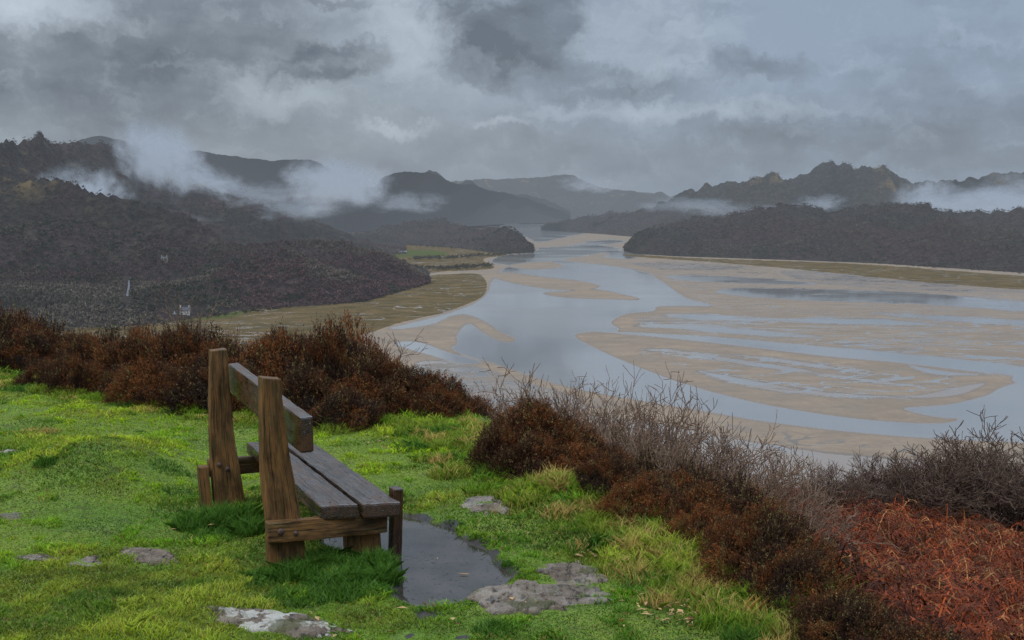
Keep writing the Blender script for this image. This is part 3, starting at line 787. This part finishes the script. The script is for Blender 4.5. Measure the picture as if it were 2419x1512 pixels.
# ================================================================= GRASS
def blades(P, H, Wd, lean, C, name, label, seed=0, mat=None, cat="grass"):
    r = np.random.default_rng(seed); N = len(P)
    th = r.uniform(0, 2*np.pi, N); td = np.stack([np.cos(th), np.sin(th), 0*th], -1)
    ph = r.uniform(0, 2*np.pi, N); sd_ = np.stack([np.cos(ph), np.sin(ph), 0*ph], -1)
    up = np.array([0, 0, 1.])
    H1 = H[:, None]; W1 = Wd[:, None]; l1 = lean[:, None]
    mid = P+up*H1*.55+td*H1*l1*.3
    tip = P+up*H1*(1-.25*l1)+td*H1*l1
    V = np.stack([P-sd_*W1*.5, P+sd_*W1*.5, mid+sd_*W1*.4, tip, mid-sd_*W1*.4], 1).reshape(-1, 3)
    f = np.arange(N)[:, None]*5+np.array([[0, 1, 2, 3, 4]])
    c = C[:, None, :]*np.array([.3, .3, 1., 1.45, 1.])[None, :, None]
    obj(name, make_mesh(name, V, [f], mat or M_GRASS, False, col=c.reshape(-1, 3)), label, cat, "stuff")
def in_rocks(x, y, k=.95):
    m = np.zeros(x.shape, bool)
    for (rx, ry, w, dd, rot) in ROCKS:
        c, s = math.cos(-rot), math.sin(-rot); qx, qy = x-rx, y-ry
        lx, ly = qx*c-qy*s, qx*s+qy*c
        m |= (lx/w)**2+(ly/dd)**2 < k
    return m
N = 500000
y = 4.6*(15./4.6)**rng.random(N); x = rng.uniform(-1, 1, N)*(.43*y+.3)
keep = (edge_d(x, y) < .35+rng.normal(0, .1, N)) & ~in_rocks(x, y, .75+(fbm(x*12, y*12, 3, 77)-.5)*1.4+rng.normal(0, .08, N))
x, y = x[keep], y[keep]
pdv = np.full(x.shape, 9.); nr_ = (np.abs(x+.4) < 3) & (y < 9); pdv[nr_] = poly_d(PUDW, x[nr_], y[nr_])
mudp = np.zeros(x.shape)
for q in zip(mx, my): mudp = np.maximum(mudp, sst(.08, .03, np.hypot(x-q[0], y-q[1])))
keep = (pdv+(fbm(x*9, y*9, 3, 4)-.5)*.16 > .045+rng.normal(0, .02, len(x))) & (mudp < rng.random(len(x)))
x, y = x[keep], y[keep]; n = len(x)
patch = fbm(x*1.1, y*1.1, 4, 21); fine = fbm(x*6, y*6, 3, 22); big = fbm(x*.45+3, y*.45, 3, 23)
H = (.009+.012*sst(.4, .75, patch)+.024*sst(.56, .76, fine))*rng.uniform(.6, 1.5, n)*(1+1.2*sst(-.8, 0, edge_d(x, y)))
gA, gB, gC, gD = np.array([.245, .350, .012]), np.array([.125, .250, .014]), np.array([.38, .33, .045]), np.array([.30, .18, .06])
w = sst(.38, .62, big)[:, None]; C = gB*(1-w)+gA*w
w = (sst(.52, .72, patch)*.45)[:, None]; C = C*(1-w)+gC*w
w = (sst(.53, .68, fbm(x*2.5+8, y*2.5, 3, 37))*.8)[:, None]; C = C*(1-w)+np.array([.060, .140, .012])*w
dead = (rng.random(n) < .06)[:, None]; C = np.where(dead, gD, C)
C = C*rng.uniform(.55, 1.4, (n, 1))*(.25+1.5*fine)[:, None]
P = np.stack([x, y, gh(x, y)-.003], -1)
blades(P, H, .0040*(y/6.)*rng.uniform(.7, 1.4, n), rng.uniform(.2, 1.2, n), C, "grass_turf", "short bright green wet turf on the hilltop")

TP, TH, TC = [], [], []
def tuft(cx, cy, n, R, h, c, var=.35):
    rr = np.sqrt(rng.random(n))*R; th = rng.uniform(0, 2*np.pi, n)
    px_, py_ = cx+rr*np.cos(th), cy+rr*np.sin(th)
    k = ~in_rocks(px_, py_, .5)
    px_, py_, rr = px_[k], py_[k], rr[k]
    TP.append(np.stack([px_, py_, gh(px_, py_)-.005], -1)); TH.append(h*rng.uniform(.45, 1.15, len(px_))*(1-.45*(rr/R)**2))
    TC.append(np.array(c)*rng.uniform(1-var, 1+var, (len(px_), 1)))
DG = (.065, .150, .016); LG = (.20, .26, .026); YG = (.44, .31, .09); BG = (.15, .26, .016)
def tpx(px, py, n, Rpx, h, c): 
    x, y = on_plane(px, py, 0.); tuft(float(x), float(y), n, Rpx*float(y)/F, h, c)
# lush grass round the bench timbers
for (a_, b_, n_, r_, h_) in [(470, 1225, 900, 65, .14), (540, 1215, 1200, 80, .16), (590, 1240, 700, 50, .12), (640, 1345, 900, 60, .08), (700, 1345, 1200, 80, .12), (760, 1330, 1000, 70, .13),
                             (810, 1370, 1200, 80, .11), (880, 1340, 1300, 60, .13), (905, 1370, 900, 40, .12), (720, 1400, 900, 90, .07), (850, 1400, 900, 80, .08), (620, 1370, 500, 60, .06), (505, 1250, 500, 80, .07)]:
    tpx(a_, b_, n_, r_, h_, DG)
for (a_, b_, n_, r_, h_, c_) in [(1310, 1190, 900, 60, .12, LG), (1300, 1180, 200, 50, .15, YG), (1270, 1405, 350, 35, .02, BG), (105, 1140, 300, 26, .08, DG), (60, 1060, 600, 90, .07, LG), (150, 1080, 500, 60, .07, LG), (90, 1030, 300, 50, .06, YG),
                                 (400, 1115, 300, 50, .05, DG), (1240, 1370, 300, 40, .03, BG), (230, 1400, 300, 80, .04, DG), (1170, 1490, 400, 60, .06, DG), (420, 1150, 300, 60, .05, DG), (340, 1060, 300, 60, .05, LG),
                                 (1250, 1175, 500, 60, .10, LG), (1350, 1140, 500, 60, .13, YG), (1400, 1150, 400, 50, .11, LG), (1130, 1080, 500, 50, .10, LG), (1080, 1050, 400, 50, .10, LG), (1180, 1130, 400, 50, .10, LG)]:
    tpx(a_, b_, n_, r_, h_, c_)
# longer grass along the rim of the bank
for i in range(380):
    t = rng.uniform(2.2, 13.4); k = int(t); f_ = t-k; e = EDGE[k]*(1-f_)+EDGE[k+1]*f_
    nrm = np.array([-(EDGE[k+1]-EDGE[k])[1], (EDGE[k+1]-EDGE[k])[0]]); nrm /= np.linalg.norm(nrm)
    q = e+nrm*(rng.uniform(-.55, .2) if t > 7 else rng.uniform(-.75, -.1))
    c_ = [DG, LG, LG, YG, YG, BG][rng.integers(6)]
    tuft(q[0], q[1], 170, rng.uniform(.08, .18), rng.uniform(.05, .14)*(1 if t > 7 else .8), c_)
for i in range(130):
    yy = rng.uniform(5, 13); xx = rng.uniform(-.42*yy, .3*yy)
    if edge_d(xx, yy) < -.1 and poly_d(PUDW, np.array([xx]), np.array([yy]))[0] > .15:
        tuft(xx, yy, 80, rng.uniform(.03, .10), rng.uniform(.025, .05), [DG, LG, BG][rng.integers(3)])
# small tufts overhanging the puddle rim
for i in range(70):
    k = rng.integers(len(PUDW)); q = pc+(PUDW[k]-pc)*rng.uniform(1.08, 1.18)
    tuft(q[0], q[1], 60, rng.uniform(.02, .05), rng.uniform(.02, .045), [DG, BG][rng.integers(2)])
P = np.vstack(TP); H = np.concatenate(TH); C = np.vstack(TC); n = len(P)
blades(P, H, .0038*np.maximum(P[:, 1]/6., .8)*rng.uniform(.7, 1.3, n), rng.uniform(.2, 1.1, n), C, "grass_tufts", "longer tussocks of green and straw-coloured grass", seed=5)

# fallen leaves / chips
lx = []
for (a_, b_, c_, d_, k) in [(1600, 1465, 90, 30, 45), (905, 1065, 40, 18, 14), (1560, 1440, 120, 40, 20), (1380, 1310, 40, 8, 8), (900, 1480, 250, 40, 14), (1030, 1308, 8, 4, 1), (1090, 1345, 20, 10, 2), (1250, 1420, 80, 20, 12), (600, 1200, 500, 120, 18), (1480, 1270, 200, 80, 14)]:
    for i in range(k): lx.append((a_+rng.normal(0, c_/2), b_+rng.normal(0, d_/2)))
lx = np.array(lx); qx, qy = on_plane(lx[:, 0], lx[:, 1], 0.); n = len(qx)
lp = poly_d(PUDW, qx, qy)
zz = np.where(lp < .02, -.027, np.maximum(gh(qx, qy), -.03)+.018); th = rng.uniform(0, 6.28, n); L_ = rng.uniform(.008, .03, n); W_ = L_*rng.uniform(.2, .5, n)
ca, sa = np.cos(th), np.sin(th)
ctr = np.stack([qx, qy, zz], -1)
def off(u, v, w): return ctr+np.stack([u*ca-v*sa, u*sa+v*ca, w], -1)
V = np.stack([off(-L_, 0*L_, 0*L_), off(0*L_, -W_, .006+0*L_), off(L_, 0*L_, .004+0*L_), off(0*L_, W_, .006+0*L_)], 1).reshape(-1, 3)
C = np.where(rng.random((n, 1)) < .7, np.array([[.40, .25, .11]]), np.array([[.16, .06, .025]]))*rng.uniform(.6, 1.2, (n, 1))
obj("leaf_litter", make_mesh("leaf_litter", V, [np.arange(n*4).reshape(-1, 4)], M_BRACK, False, col=np.repeat(C, 4, 0)), "dead tan leaves and wood chips scattered on the turf", "fallen leaves", "stuff")

# ================================================================= HEATHER
def heather_mesh(seed, N=5600, rust=.5):
    r = np.random.default_rng(seed)
    th = r.uniform(0, 2*np.pi, N); cz = r.uniform(-.05, 1, N); sz = np.sqrt(1-np.clip(cz, 0, 1)**2)
    d = np.stack([sz*np.cos(th), sz*np.sin(th), cz], -1)
    lump = .58+.75*fbm(d[:, 0]*3.+seed, d[:, 1]*3.+d[:, 2]*2.4, 3, seed)
    rad = (lump*r.uniform(.80, 1.0, N))[:, None]
    tip = d*rad; tip[:, 2] = np.maximum(tip[:, 2], 0)
    ori = d*.8+np.array([0, 0, .55])+r.normal(0, .4, (N, 3)); ori /= np.linalg.norm(ori, axis=1, keepdims=True)
    Ln = (r.uniform(.06, .15, N)*np.where(r.random(N) < .05, 1.9, 1.))[:, None]
    base = tip-ori*.08; tip = base+ori*Ln
    sdv = np.cross(ori, r.normal(0, 1, (N, 3))); sdv /= np.linalg.norm(sdv, axis=1, keepdims=True)
    w = .0045
    VV = [np.stack([base-sdv*w, base+sdv*w, tip], 1)]
    tone = r.uniform(.5, 1.4, N)[:, None]
    cA, cB, cO = np.array([.034, .016, .010]), np.array([.145, .048, .014]), np.array([.130, .098, .036])
    clump = fbm(d[:, 0]*2+9, d[:, 1]*2+d[:, 2], 3, seed+4)
    mixr = np.clip(sst(.35, .7, clump)+rust-.5, 0, 1)[:, None]
    cc = (cA*(1-mixr)+cB*mixr); ol = (r.random(N) < .14)[:, None]; cc = np.where(ol, cO, cc)*tone
    # shading painted into the sprig colour: lighter crowns, darker hollows and skirts
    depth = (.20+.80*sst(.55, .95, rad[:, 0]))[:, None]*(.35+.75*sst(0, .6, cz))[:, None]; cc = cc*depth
    CC = [np.repeat((cc*.5)[:, None], 3, 1)]
    for k in range(9):
        t = r.uniform(.25, 1.05, N)[:, None]; p = base+(tip-base)*t+r.normal(0, .010, (N, 3))
        a_ = r.normal(0, 1, (N, 3)); a_ /= np.linalg.norm(a_, axis=1, keepdims=True); a_ = a_*.7+ori*.6
        b_ = np.cross(a_, r.normal(0, 1, (N, 3))); b_ /= np.linalg.norm(b_, axis=1, keepdims=True)
        s_ = r.uniform(.012, .024, N)[:, None]
        VV.append(np.stack([p-b_*s_*.45, p+b_*s_*.45, p+a_*s_*1.2], 1)); CC.append(np.repeat((cc*r.uniform(.5, 1.6, (N, 1)))[:, None], 3, 1))
    V = np.concatenate(VV).reshape(-1, 3); C = np.concatenate(CC).reshape(-1, 3)
    nv = len(V); f = np.arange(nv).reshape(-1, 3)
    nr, na = 9, 22; pr = np.linspace(0, np.pi/2, nr)[:, None]; aa = np.linspace(0, 2*np.pi, na, endpoint=False)[None]
    R_ = .55+.2*(fbm(np.cos(aa)*np.cos(pr)*2, np.sin(aa)*2+np.sin(pr)*2, 3, seed)-.5)
    core = np.stack([np.cos(pr)*np.cos(aa)*R_, np.cos(pr)*np.sin(aa)*R_, np.sin(pr)*R_*.9-.05+0*aa], -1).reshape(-1, 3)  # dark core added inside the bush to block light between the sprigs
    i = np.arange(nr*na).reshape(nr, na)+nv
    fq = np.stack([i[:-1], np.roll(i[:-1], -1, 1), np.roll(i[1:], -1, 1), i[1:]], -1).reshape(-1, 4)
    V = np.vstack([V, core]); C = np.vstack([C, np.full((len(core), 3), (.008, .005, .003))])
    return make_mesh("heather_bush", V, [f, fq], M_HEATH, False, col=C)
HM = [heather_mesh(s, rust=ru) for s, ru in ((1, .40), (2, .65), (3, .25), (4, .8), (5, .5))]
# top outline of the heather in image pixels: bush heights are capped to it
TOPL = np.array([(-400, 745), (0, 745), (90, 765), (150, 785), (300, 778), (450, 795), (600, 780), (790, 772), (880, 795), (940, 830), (990, 875), (1040, 910), (1090, 940), (1150, 950), (1200, 950), (1290, 960), (1370, 1020), (1420, 1075), (1480, 1095), (1560, 1105), (1650, 1120), (1750, 1155), (1820, 1190), (1900, 1245), (1960, 1310), (2020, 1385), (2100, 1450), (2200, 1500), (2600, 1600)], float)
hc = 0
def heather(x, y, R, H, v=None, free=False):
    global hc
    z = float(gh(np.array([x]), np.array([y]))[0])
    px = CX+F*x/y/cp; ty = np.interp(px, TOPL[:, 0], TOPL[:, 1]); _, ryy, k = ray(px, ty)
    cap = (CAMZ+float(k/ryy)*y-z+.05)*random.uniform(.80, 1.08)
    if cap < .14: return
    H = min(H, cap)
    if not free: R = min(R, max(.2, H*1.15))
    me = HM[v if v is not None else hc % 5]; hc += 1
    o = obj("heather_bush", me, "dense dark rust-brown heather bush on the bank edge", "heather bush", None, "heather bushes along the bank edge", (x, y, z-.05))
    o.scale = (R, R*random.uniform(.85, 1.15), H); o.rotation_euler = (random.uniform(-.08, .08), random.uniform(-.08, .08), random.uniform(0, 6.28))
def along(x0, x1, n, dlo, dhi, Rlo, Rhi, Hlo, Hhi):
    seg = np.linalg.norm(np.diff(EDGE, axis=0), axis=1); cum = np.concatenate([[0], np.cumsum(seg)])
    s0 = np.interp(x0, EDGE[:, 0], cum); s1 = np.interp(x1, EDGE[:, 0], cum)
    for i in range(n):
        s = s0+(s1-s0)*(i+random.random())/n
        k = min(int(np.searchsorted(cum, s)-1), len(seg)-1); f_ = (s-cum[k])/seg[k]; e = EDGE[k]*(1-f_)+EDGE[k+1]*f_
        dv = EDGE[k+1]-EDGE[k]; nn = np.array([-dv[1], dv[0]])/np.linalg.norm(dv)
        q = e+nn*random.uniform(dlo, dhi); heather(q[0], q[1], random.uniform(Rlo, Rhi), random.uniform(Hlo, Hhi))
along(-4.6, -.8, 10, -.45, .15, .30, .52, .30, .52)
along(-7.2, -.7, 19, .35, .9, .42, .68, .48, .80)
along(-7.6, -.8, 20, 1.1, 1.7, .5, .75, .8, 1.3)
along(-7.8, -4.6, 7, 1.2, 1.8, .6, .75, 1.15, 1.5)
along(-.9, .1, 13, .35, 1.6, .32, .5, .4, 1.0)
for (x_, y_, R_, H_) in [(.08, 8.8, .40, .56), (.22, 8.7, .45, .62), (.38, 8.45, .40, .52), (-.04, 8.55, .28, .36), (.52, 8.15, .32, .40), (.2, 8.3, .34, .34)]: heather(x_, y_, R_, H_, 1 if x_ < .4 else 3, True)
along(.5, 1.45, 24, .0, .4, .22, .34, .2, .38)
along(.4, 1.5, 24, .45, .9, .3, .42, .4, .8)
along(.3, 1.5, 17, 1., 1.6, .35, .5, .7, 1.2)

# ================================================================= BARE SHRUBS, HAWTHORNS
def tubes(segs, name, mat, base_c, tip_c, rmax):
    A = np.array([s[0] for s in segs]); B = np.array([s[1] for s in segs]); r0 = np.array([s[2] for s in segs])[:, None]; r1 = np.array([s[3] for s in segs])[:, None]
    d = B-A; d /= np.linalg.norm(d, axis=1, keepdims=True)+1e-9
    u = np.cross(d, np.array([.3, .2, .9])); u /= np.linalg.norm(u, axis=1, keepdims=True)+1e-9; v = np.cross(d, u)
    K = 4; rings = []
    for (pt, r) in ((A, r0), (B, r1)):
        for k in range(K):
            a_ = 2*np.pi*k/K; rings.append(pt+(u*math.cos(a_)+v*math.sin(a_))*r)
    V = np.stack(rings, 1).reshape(-1, 3); n = len(segs); i = np.arange(n)[:, None]*8
    f = np.concatenate([i+np.array([[k, (k+1) % K, K+(k+1) % K, K+k]]) for k in range(K)])
    t = np.clip(1-r0/rmax, 0, 1); c = np.array(base_c)*(1-t)+np.array(tip_c)*t
    c = c*np.random.default_rng(len(segs)).uniform(.6, 1.4, (n, 1))
    return make_mesh(name, V, [f], mat, False, col=np.repeat(c, 8, 0))
def grow(seed, stems, h, spread, depth=5, droop=0., trunk=0., kids=(1, 2, 2), rmin=.0016):
    R = random.Random(seed); segs = []
    def rec(p, d, L, r, lv):
        ns = 3
        for i in range(ns):
            d = (d+Vector((R.gauss(0, .16), R.gauss(0, .16), R.gauss(.05-droop*lv*.02, .12)))).normalized()
            q = p+d*(L/ns); r2 = max(r*.86, rmin)
            segs.append((tuple(p), tuple(q), r, r2, lv)); p, r = q, r2
            if lv < depth and (i > 0 or lv == 0):
                for _ in range(R.choice(kids)):
                    ax = Vector((R.gauss(0, 1), R.gauss(0, 1), R.gauss(.15, .6))).normalized()
                    nd = (d*.75+ax*R.uniform(.45, .85)).normalized()
                    rec(p, nd, L*R.uniform(.55, .78), max(r*.62, rmin), lv+1)
    for s in range(stems):
        a_ = 6.283*s/stems+R.uniform(-.4, .4); sp_ = R.uniform(.2, 1.)*spread
        d = Vector((math.cos(a_)*sp_, math.sin(a_)*sp_, 1)).normalized()
        rec(Vector((math.cos(a_)*.05, math.sin(a_)*.05, trunk*.9)), d, h*R.uniform(.38, .52), .02*h/1.4, 0)
    return segs
SH = []
for s in (11, 12, 13):
    sg = grow(s, 7, 1.4, .8, 4, kids=(1, 1, 2), rmin=.0030); zm = np.percentile([q[1][2] for q in sg], 99)
    SH.append((tubes(sg, "bare_shrub", M_TWIG, (.040, .025, .017), (.165, .105, .070), .02), zm))
def at(px, D): return (px-CX)/F*D*1.01
def top_of(px, D, ty):  # px and ty are image pixel coordinates, D an assumed distance
    """height a plant needs at this spot to reach image row ty"""
    x = at(px, D); z = float(gh(np.array([x]), np.array([D]))[0]); _, ryy, k = ray(px, ty)
    return x, z, CAMZ+float(k/ryy)*D-z
def shrub(px, D, ty, i):
    x, z, hh = top_of(px, D, ty); me, zm = SH[i % 3]
    if hh < .2: return
    sz = hh/zm; s = min(max(sz, .4), .75)
    o = obj("bare_shrub", me, "leafless twiggy shrub on the slope below the bank", "shrub", None, "bare shrubs on the slope", (x+random.uniform(-.08, .08), D, z-.03))
    o.scale = (s, s, sz); o.rotation_euler = (0, 0, random.uniform(0, 6.28))
k = 0
for (px_, D, ty) in [(1200, 11.4, 925), (1240, 11.6, 900), (1280, 11.8, 890), (1350, 11.6, 900), (1400, 11.4, 900), (1440, 11.2, 890), (1500, 11.0, 915), (1550, 10.8, 925), (1590, 10.6, 935), (1645, 10.3, 990), (1320, 10.5, 925), (1420, 10.3, 940), (1480, 10.2, 950), (1530, 10.1, 960), (1610, 9.8, 1000),
                   (1460, 9.4, 1010), (1560, 9.2, 1040), (1710, 10.4, 1010), (1760, 10.4, 995), (1800, 10.6, 1035), (1860, 10.6, 1080), (1760, 9.6, 1070), (1830, 9.6, 1120), (1700, 9.3, 1075), (1910, 10.4, 1170), (1240, 10.2, 960)]:
    shrub(px_, D, ty, k); k += 1
for (px_, D, ty) in [(440, 14.6, 700), (480, 14.8, 715), (860, 12.6, 790), (930, 12.2, 815), (980, 11.8, 860)]: shrub(px_, D, ty, k); k += 1
HT = []
for s in (31, 37, 41):
    sg = grow(s, 10, 2.0, 1.3, 4, .3, .18, kids=(1, 2, 2), rmin=.0062)
    tr = [(( .0, .0, -.3), (.02, 0, .22), .075, .06, 0)]+[q for q in sg if q[4] == 0]; cr_ = [q for q in sg if q[4] > 0]
    zm = np.percentile([q[1][2] for q in sg], 98.5); print("haw", len(sg), zm)
    HT.append((tubes(tr, "hawthorn_trunk", M_TWIG, (.025, .019, .015), (.04, .028, .022), .08), tubes(cr_, "hawthorn_crown", M_TWIG, (.034, .022, .016), (.105, .066, .046), .02), zm))
def hawthorn(px_, D, ty, i):
    x, z, hh = top_of(px_, D, ty); s = max(.3, hh/HT[i % 3][2])
    e = obj("hawthorn_tree", None, "low spreading leafless hawthorn with tangled branches", "tree", None, "hawthorns below the bank", (x, D, z-.05))
    o1 = bpy.data.objects.new("trunk", HT[i % 3][0]); o2 = bpy.data.objects.new("crown", HT[i % 3][1])
    for o in (o1, o2): bpy.context.scene.collection.objects.link(o); o.parent = e
    e.scale = (s*1.15, s*1.15, s); e.rotation_euler = (0, 0, random.uniform(0, 6.28))
for i, (px_, D, ty) in enumerate([(2030, 15.5, 1115), (2110, 16.2, 1075), (2200, 15.6, 1045), (2290, 16.0, 1040), (2370, 16.2, 1060), (2440, 15.4, 1030), (2160, 18., 1080), (2260, 18., 1065), (2380, 17.6, 1070), (1960, 14.5, 1185)]):
    hawthorn(px_, D, ty, i)

# ================================================================= BRACKEN
N = 12000
by = rng.uniform(4.6, 17.5, N*4); bx = rng.uniform(.19, .46, N*4)*by
dd = edge_d(bx, by); k = (dd > .6) & (dd < 11) & (fbm(bx*2.2, by*2.2, 3, 14) > .38); bx, by = bx[k][:N], by[k][:N]; N = len(bx)
bz = gh(bx, by)
th = rng.uniform(0, 6.28, N); L_ = rng.uniform(.18, .50, N); lift = rng.uniform(.4, 2.2, N)
VV, CC = [], []
dirh = np.stack([np.cos(th), np.sin(th), 0*th], -1); sdh = np.stack([-np.sin(th), np.cos(th), 0*th], -1)
P0 = np.stack([bx, by, bz+rng.uniform(0, .06, N)], -1); tone = rng.uniform(.3, 1.5, (N, 1))
colb = np.where(rng.random((N, 1)) < .80, np.array([[.215, .044, .011]]), np.array([[.29, .13, .045]]))*tone*(.05+1.5*fbm(bx*1.8, by*1.8, 3, 4))[:, None]
def bp(t): return P0+dirh*(L_*t)[:, None]+np.array([0, 0, 1.])*((lift*L_*(t*1.3-1.25*t*t)))[:, None]
ts = np.linspace(0, 1, 7)
for a_, b_ in zip(ts[:-1], ts[1:]):
    p, q = bp(a_), bp(b_); w = .0045*(1-.6*a_)
    VV.append(np.stack([p-sdh*w, p+sdh*w, q+sdh*w, q-sdh*w], 1).reshape(-1, 3)); CC.append(np.repeat(colb*1.5, 4, 0))
nq = sum(len(v) for v in VV); fq = np.arange(nq).reshape(-1, 4)
VT, CT = [], []
for t in np.linspace(.3, 1, 9):
    p = bp(t)
    for s_ in (-1, 1):
        l = L_[:, None]*.25*(1.15-t)*rng.uniform(.4, 1.2, (N, 1)); e = p+sdh*s_*l+dirh*l*.4+rng.normal(0, .02, (N, 3))-np.array([0, 0, 1.])*l*.5
        VT.append(np.stack([p-dirh*.009, p+dirh*.009, e], 1).reshape(-1, 3)); CT.append(np.repeat(colb*rng.uniform(.3, 1.1, (N, 1)), 3, 0))
V = np.vstack(VV+VT); ft = np.arange(nq, len(V)).reshape(-1, 3)
obj("bracken", make_mesh("bracken", V, [fq, ft], M_BRACK, False, col=np.vstack(CC+CT)), "tangled rust-red dead bracken covering the slope", "bracken", "stuff")

# ================================================================= BENCH
P0x, P0y = -1.17, 6.32
ax_a = Vector((.389, -.921, 0)).normalized(); ax_f = Vector((.921, .389, 0)).normalized()
bench = obj("park_bench", None, "weathered wet timber plank bench on grass by a puddle", "bench", loc=(P0x, P0y, 0))
def timber(name, size, loc, mat, long='z', taper=None, skew=0., cut=0., seed=0, bev=.008, rough=.0025, rise=0.):
    """size (a, f, z) extents in bench axes, loc = min corner"""
    bm = bmesh.new(); bmesh.ops.create_cube(bm, size=1)
    for v in bm.verts: v.co = Vector(((v.co.x+.5)*size[0], (v.co.y+.5)*size[1], (v.co.z+.5)*size[2]))
    bmesh.ops.bevel(bm, geom=bm.edges[:], offset=bev, segments=2, affect='EDGES', profile=.6)
    li = {'a': 0, 'f': 1, 'z': 2}[long]; nrm = Vector((0, 0, 0)); nrm[li] = 1
    nn = int(size[li]/.03)
    for i in range(1, nn):
        c = Vector((0, 0, 0)); c[li] = size[li]*i/nn
        bmesh.ops.bisect_plane(bm, geom=bm.verts[:]+bm.edges[:]+bm.faces[:], plane_co=c, plane_no=nrm)
    for o_ in [q for q in range(3) if q != li]:
        nrm2 = Vector((0, 0, 0)); nrm2[o_] = 1; m_ = max(3, int(size[o_]/.02))
        for i in range(1, m_):
            c = Vector((0, 0, 0)); c[o_] = size[o_]*i/m_
            bmesh.ops.bisect_plane(bm, geom=bm.verts[:]+bm.edges[:]+bm.faces[:], plane_co=c, plane_no=nrm2)
    vs = np.array([v.co[:] for v in bm.verts])
    g = np.stack([vs[:, li]+seed*3.1, vs[:, (li+1) % 3]-size[(li+1) % 3]*.5, vs[:, (li+2) % 3]-size[(li+2) % 3]*.5], -1)
    nx = (fbm(vs[:, li]*7+seed, vs[:, (li+1) % 3]*30+vs[:, (li+2) % 3]*27, 4, seed)-.5)
    ny = (fbm(vs[:, li]*5+seed+9, vs[:, (li+1) % 3]*35, 4, seed+2)-.5)
    t = vs[:, 2]/size[2]
    if taper: # front face slopes back towards the top
        vs[:, 1] = vs[:, 1]*(1-(1-taper)*t)
    if cut: vs[:, 2] += cut*(vs[:, 1]/size[1]-.5)*(t > .97)
    if skew: vs[:, 0] += skew*(vs[:, 1]/size[1])*(vs[:, 0]/size[0])
    if rise: vs[:, 2] += rise*(1-vs[:, 0]/size[0])
    vs[:, (li+1) % 3] += nx*rough*4; vs[:, (li+2) % 3] += ny*rough*4
    if li == 2: vs[:, 1] += .012*np.sin(vs[:, 2]*4+seed)
    M3 = np.array([ax_a[:], ax_f[:], (0, 0, 1)])
    W_ = (vs+np.array(loc))@M3
    me = bpy.data.meshes.new(name)
    for v, c in zip(bm.verts, W_): v.co = c
    bmesh.ops.recalc_face_normals(bm, faces=bm.faces[:])
    bm.to_mesh(me); bm.free()
    at_ = me.attributes.new("grain", 'FLOAT_VECTOR', 'POINT'); at_.data.foreach_set("vector", g.astype(np.float32).ravel())
    me.materials.append(mat)
    return me
def joinm(name, mes):
    bm = bmesh.new()
    for m_ in mes: bm.from_mesh(m_)
    me = bpy.data.meshes.new(name); bm.to_mesh(me); bm.free(); me.materials.append(mes[0].materials[0]); return me
SP = 1.53
ZT = .308  # seat top
me = timber("post", (.10, .215, 1.145), (-.05, -.085, -.2), M_POST, 'z', taper=.44, cut=-.03, seed=1, rough=.004); post1 = obj("post", me, parent=bench)
me = timber("post", (.10, .20, 1.14), (-.05-SP, -.085, -.2), M_POST, 'z', taper=.48, cut=.015, seed=2, rough=.004); post2 = obj("post", me, parent=bench)
s1 = timber("seat", (SP+.37, .185, .075), (-SP-.25, .175, ZT-.078), M_PLANK, 'a', seed=3, skew=.04, bev=.012)
s2 = timber("seat", (SP+.42, .19, .075), (-SP-.25, .380, ZT-.078), M_PLANK, 'a', seed=4, skew=.03, bev=.012)
seat = obj("seat", joinm("seat", [s1, s2]), parent=bench)
me = timber("backrest", (SP+.40, .070, .180), (-SP-.22, .060, .592), M_BACK, 'a', seed=5, bev=.012, rise=.05); back = obj("backrest", me, parent=bench)
for i, a0 in enumerate((.053, -SP-.053-.075)):
    me = timber("crossbeam", (.07, .62, .105), (a0, -.095, ZT-.078-.094), M_POST, 'f', seed=6+i, rough=.004); obj("crossbeam", me, parent=bench)
for i, a0 in enumerate((-.055, -SP-.04)):
    me = timber("leg", (.10, .18, .41), (a0, .34, -.2), M_POST, 'z', seed=9+i); obj("leg", me, parent=bench)
me = timber("front_stake", (.085, .055, .535), (-.05, .572, -.2), M_BACK, 'z', seed=12); obj("front_stake", me, parent=bench)
me = timber("rear_stake", (.09, .06, .42), (-.05-SP, -.158, -.2), M_POST, 'z', seed=15); obj("rear_stake", me, parent=bench)
def bolt(a_, f_, z_, nrm, parent, r=.016):
    bm = bmesh.new(); bmesh.ops.create_uvsphere(bm, u_segments=14, v_segments=8, radius=r)
    q = Vector(nrm).to_track_quat('Z', 'Y')
    for v in bm.verts:
        v.co.z = max(v.co.z, -.001)*.55
        v.co = q @ v.co+ax_a*a_+ax_f*f_+Vector((0, 0, z_))
    for f in bm.faces: f.smooth = True
    me = bpy.data.meshes.new("bolt"); bm.to_mesh(me); bm.free(); me.materials.append(M_BOLT); obj("bolt", me, parent=parent)
bolt(.125, -.03, ZT-.115, ax_a, post1, .018); bolt(.125, .045, ZT-.13, ax_a, post1, .014); bolt(-SP+.052, .0, .2, ax_a, post2); bolt(-SP+.052, -.05, .23, ax_a, post2)
for (a_, f_) in [(.06, .24), (.06, .45), (.04, .30), (.04, .51), (-SP, .24), (-SP, .45)]: bolt(a_, f_, ZT-.004, (0, 0, 1), seat, .008)
bolt(-.05+.085, .60, .25, ax_a, bench, .010)
print("done build")
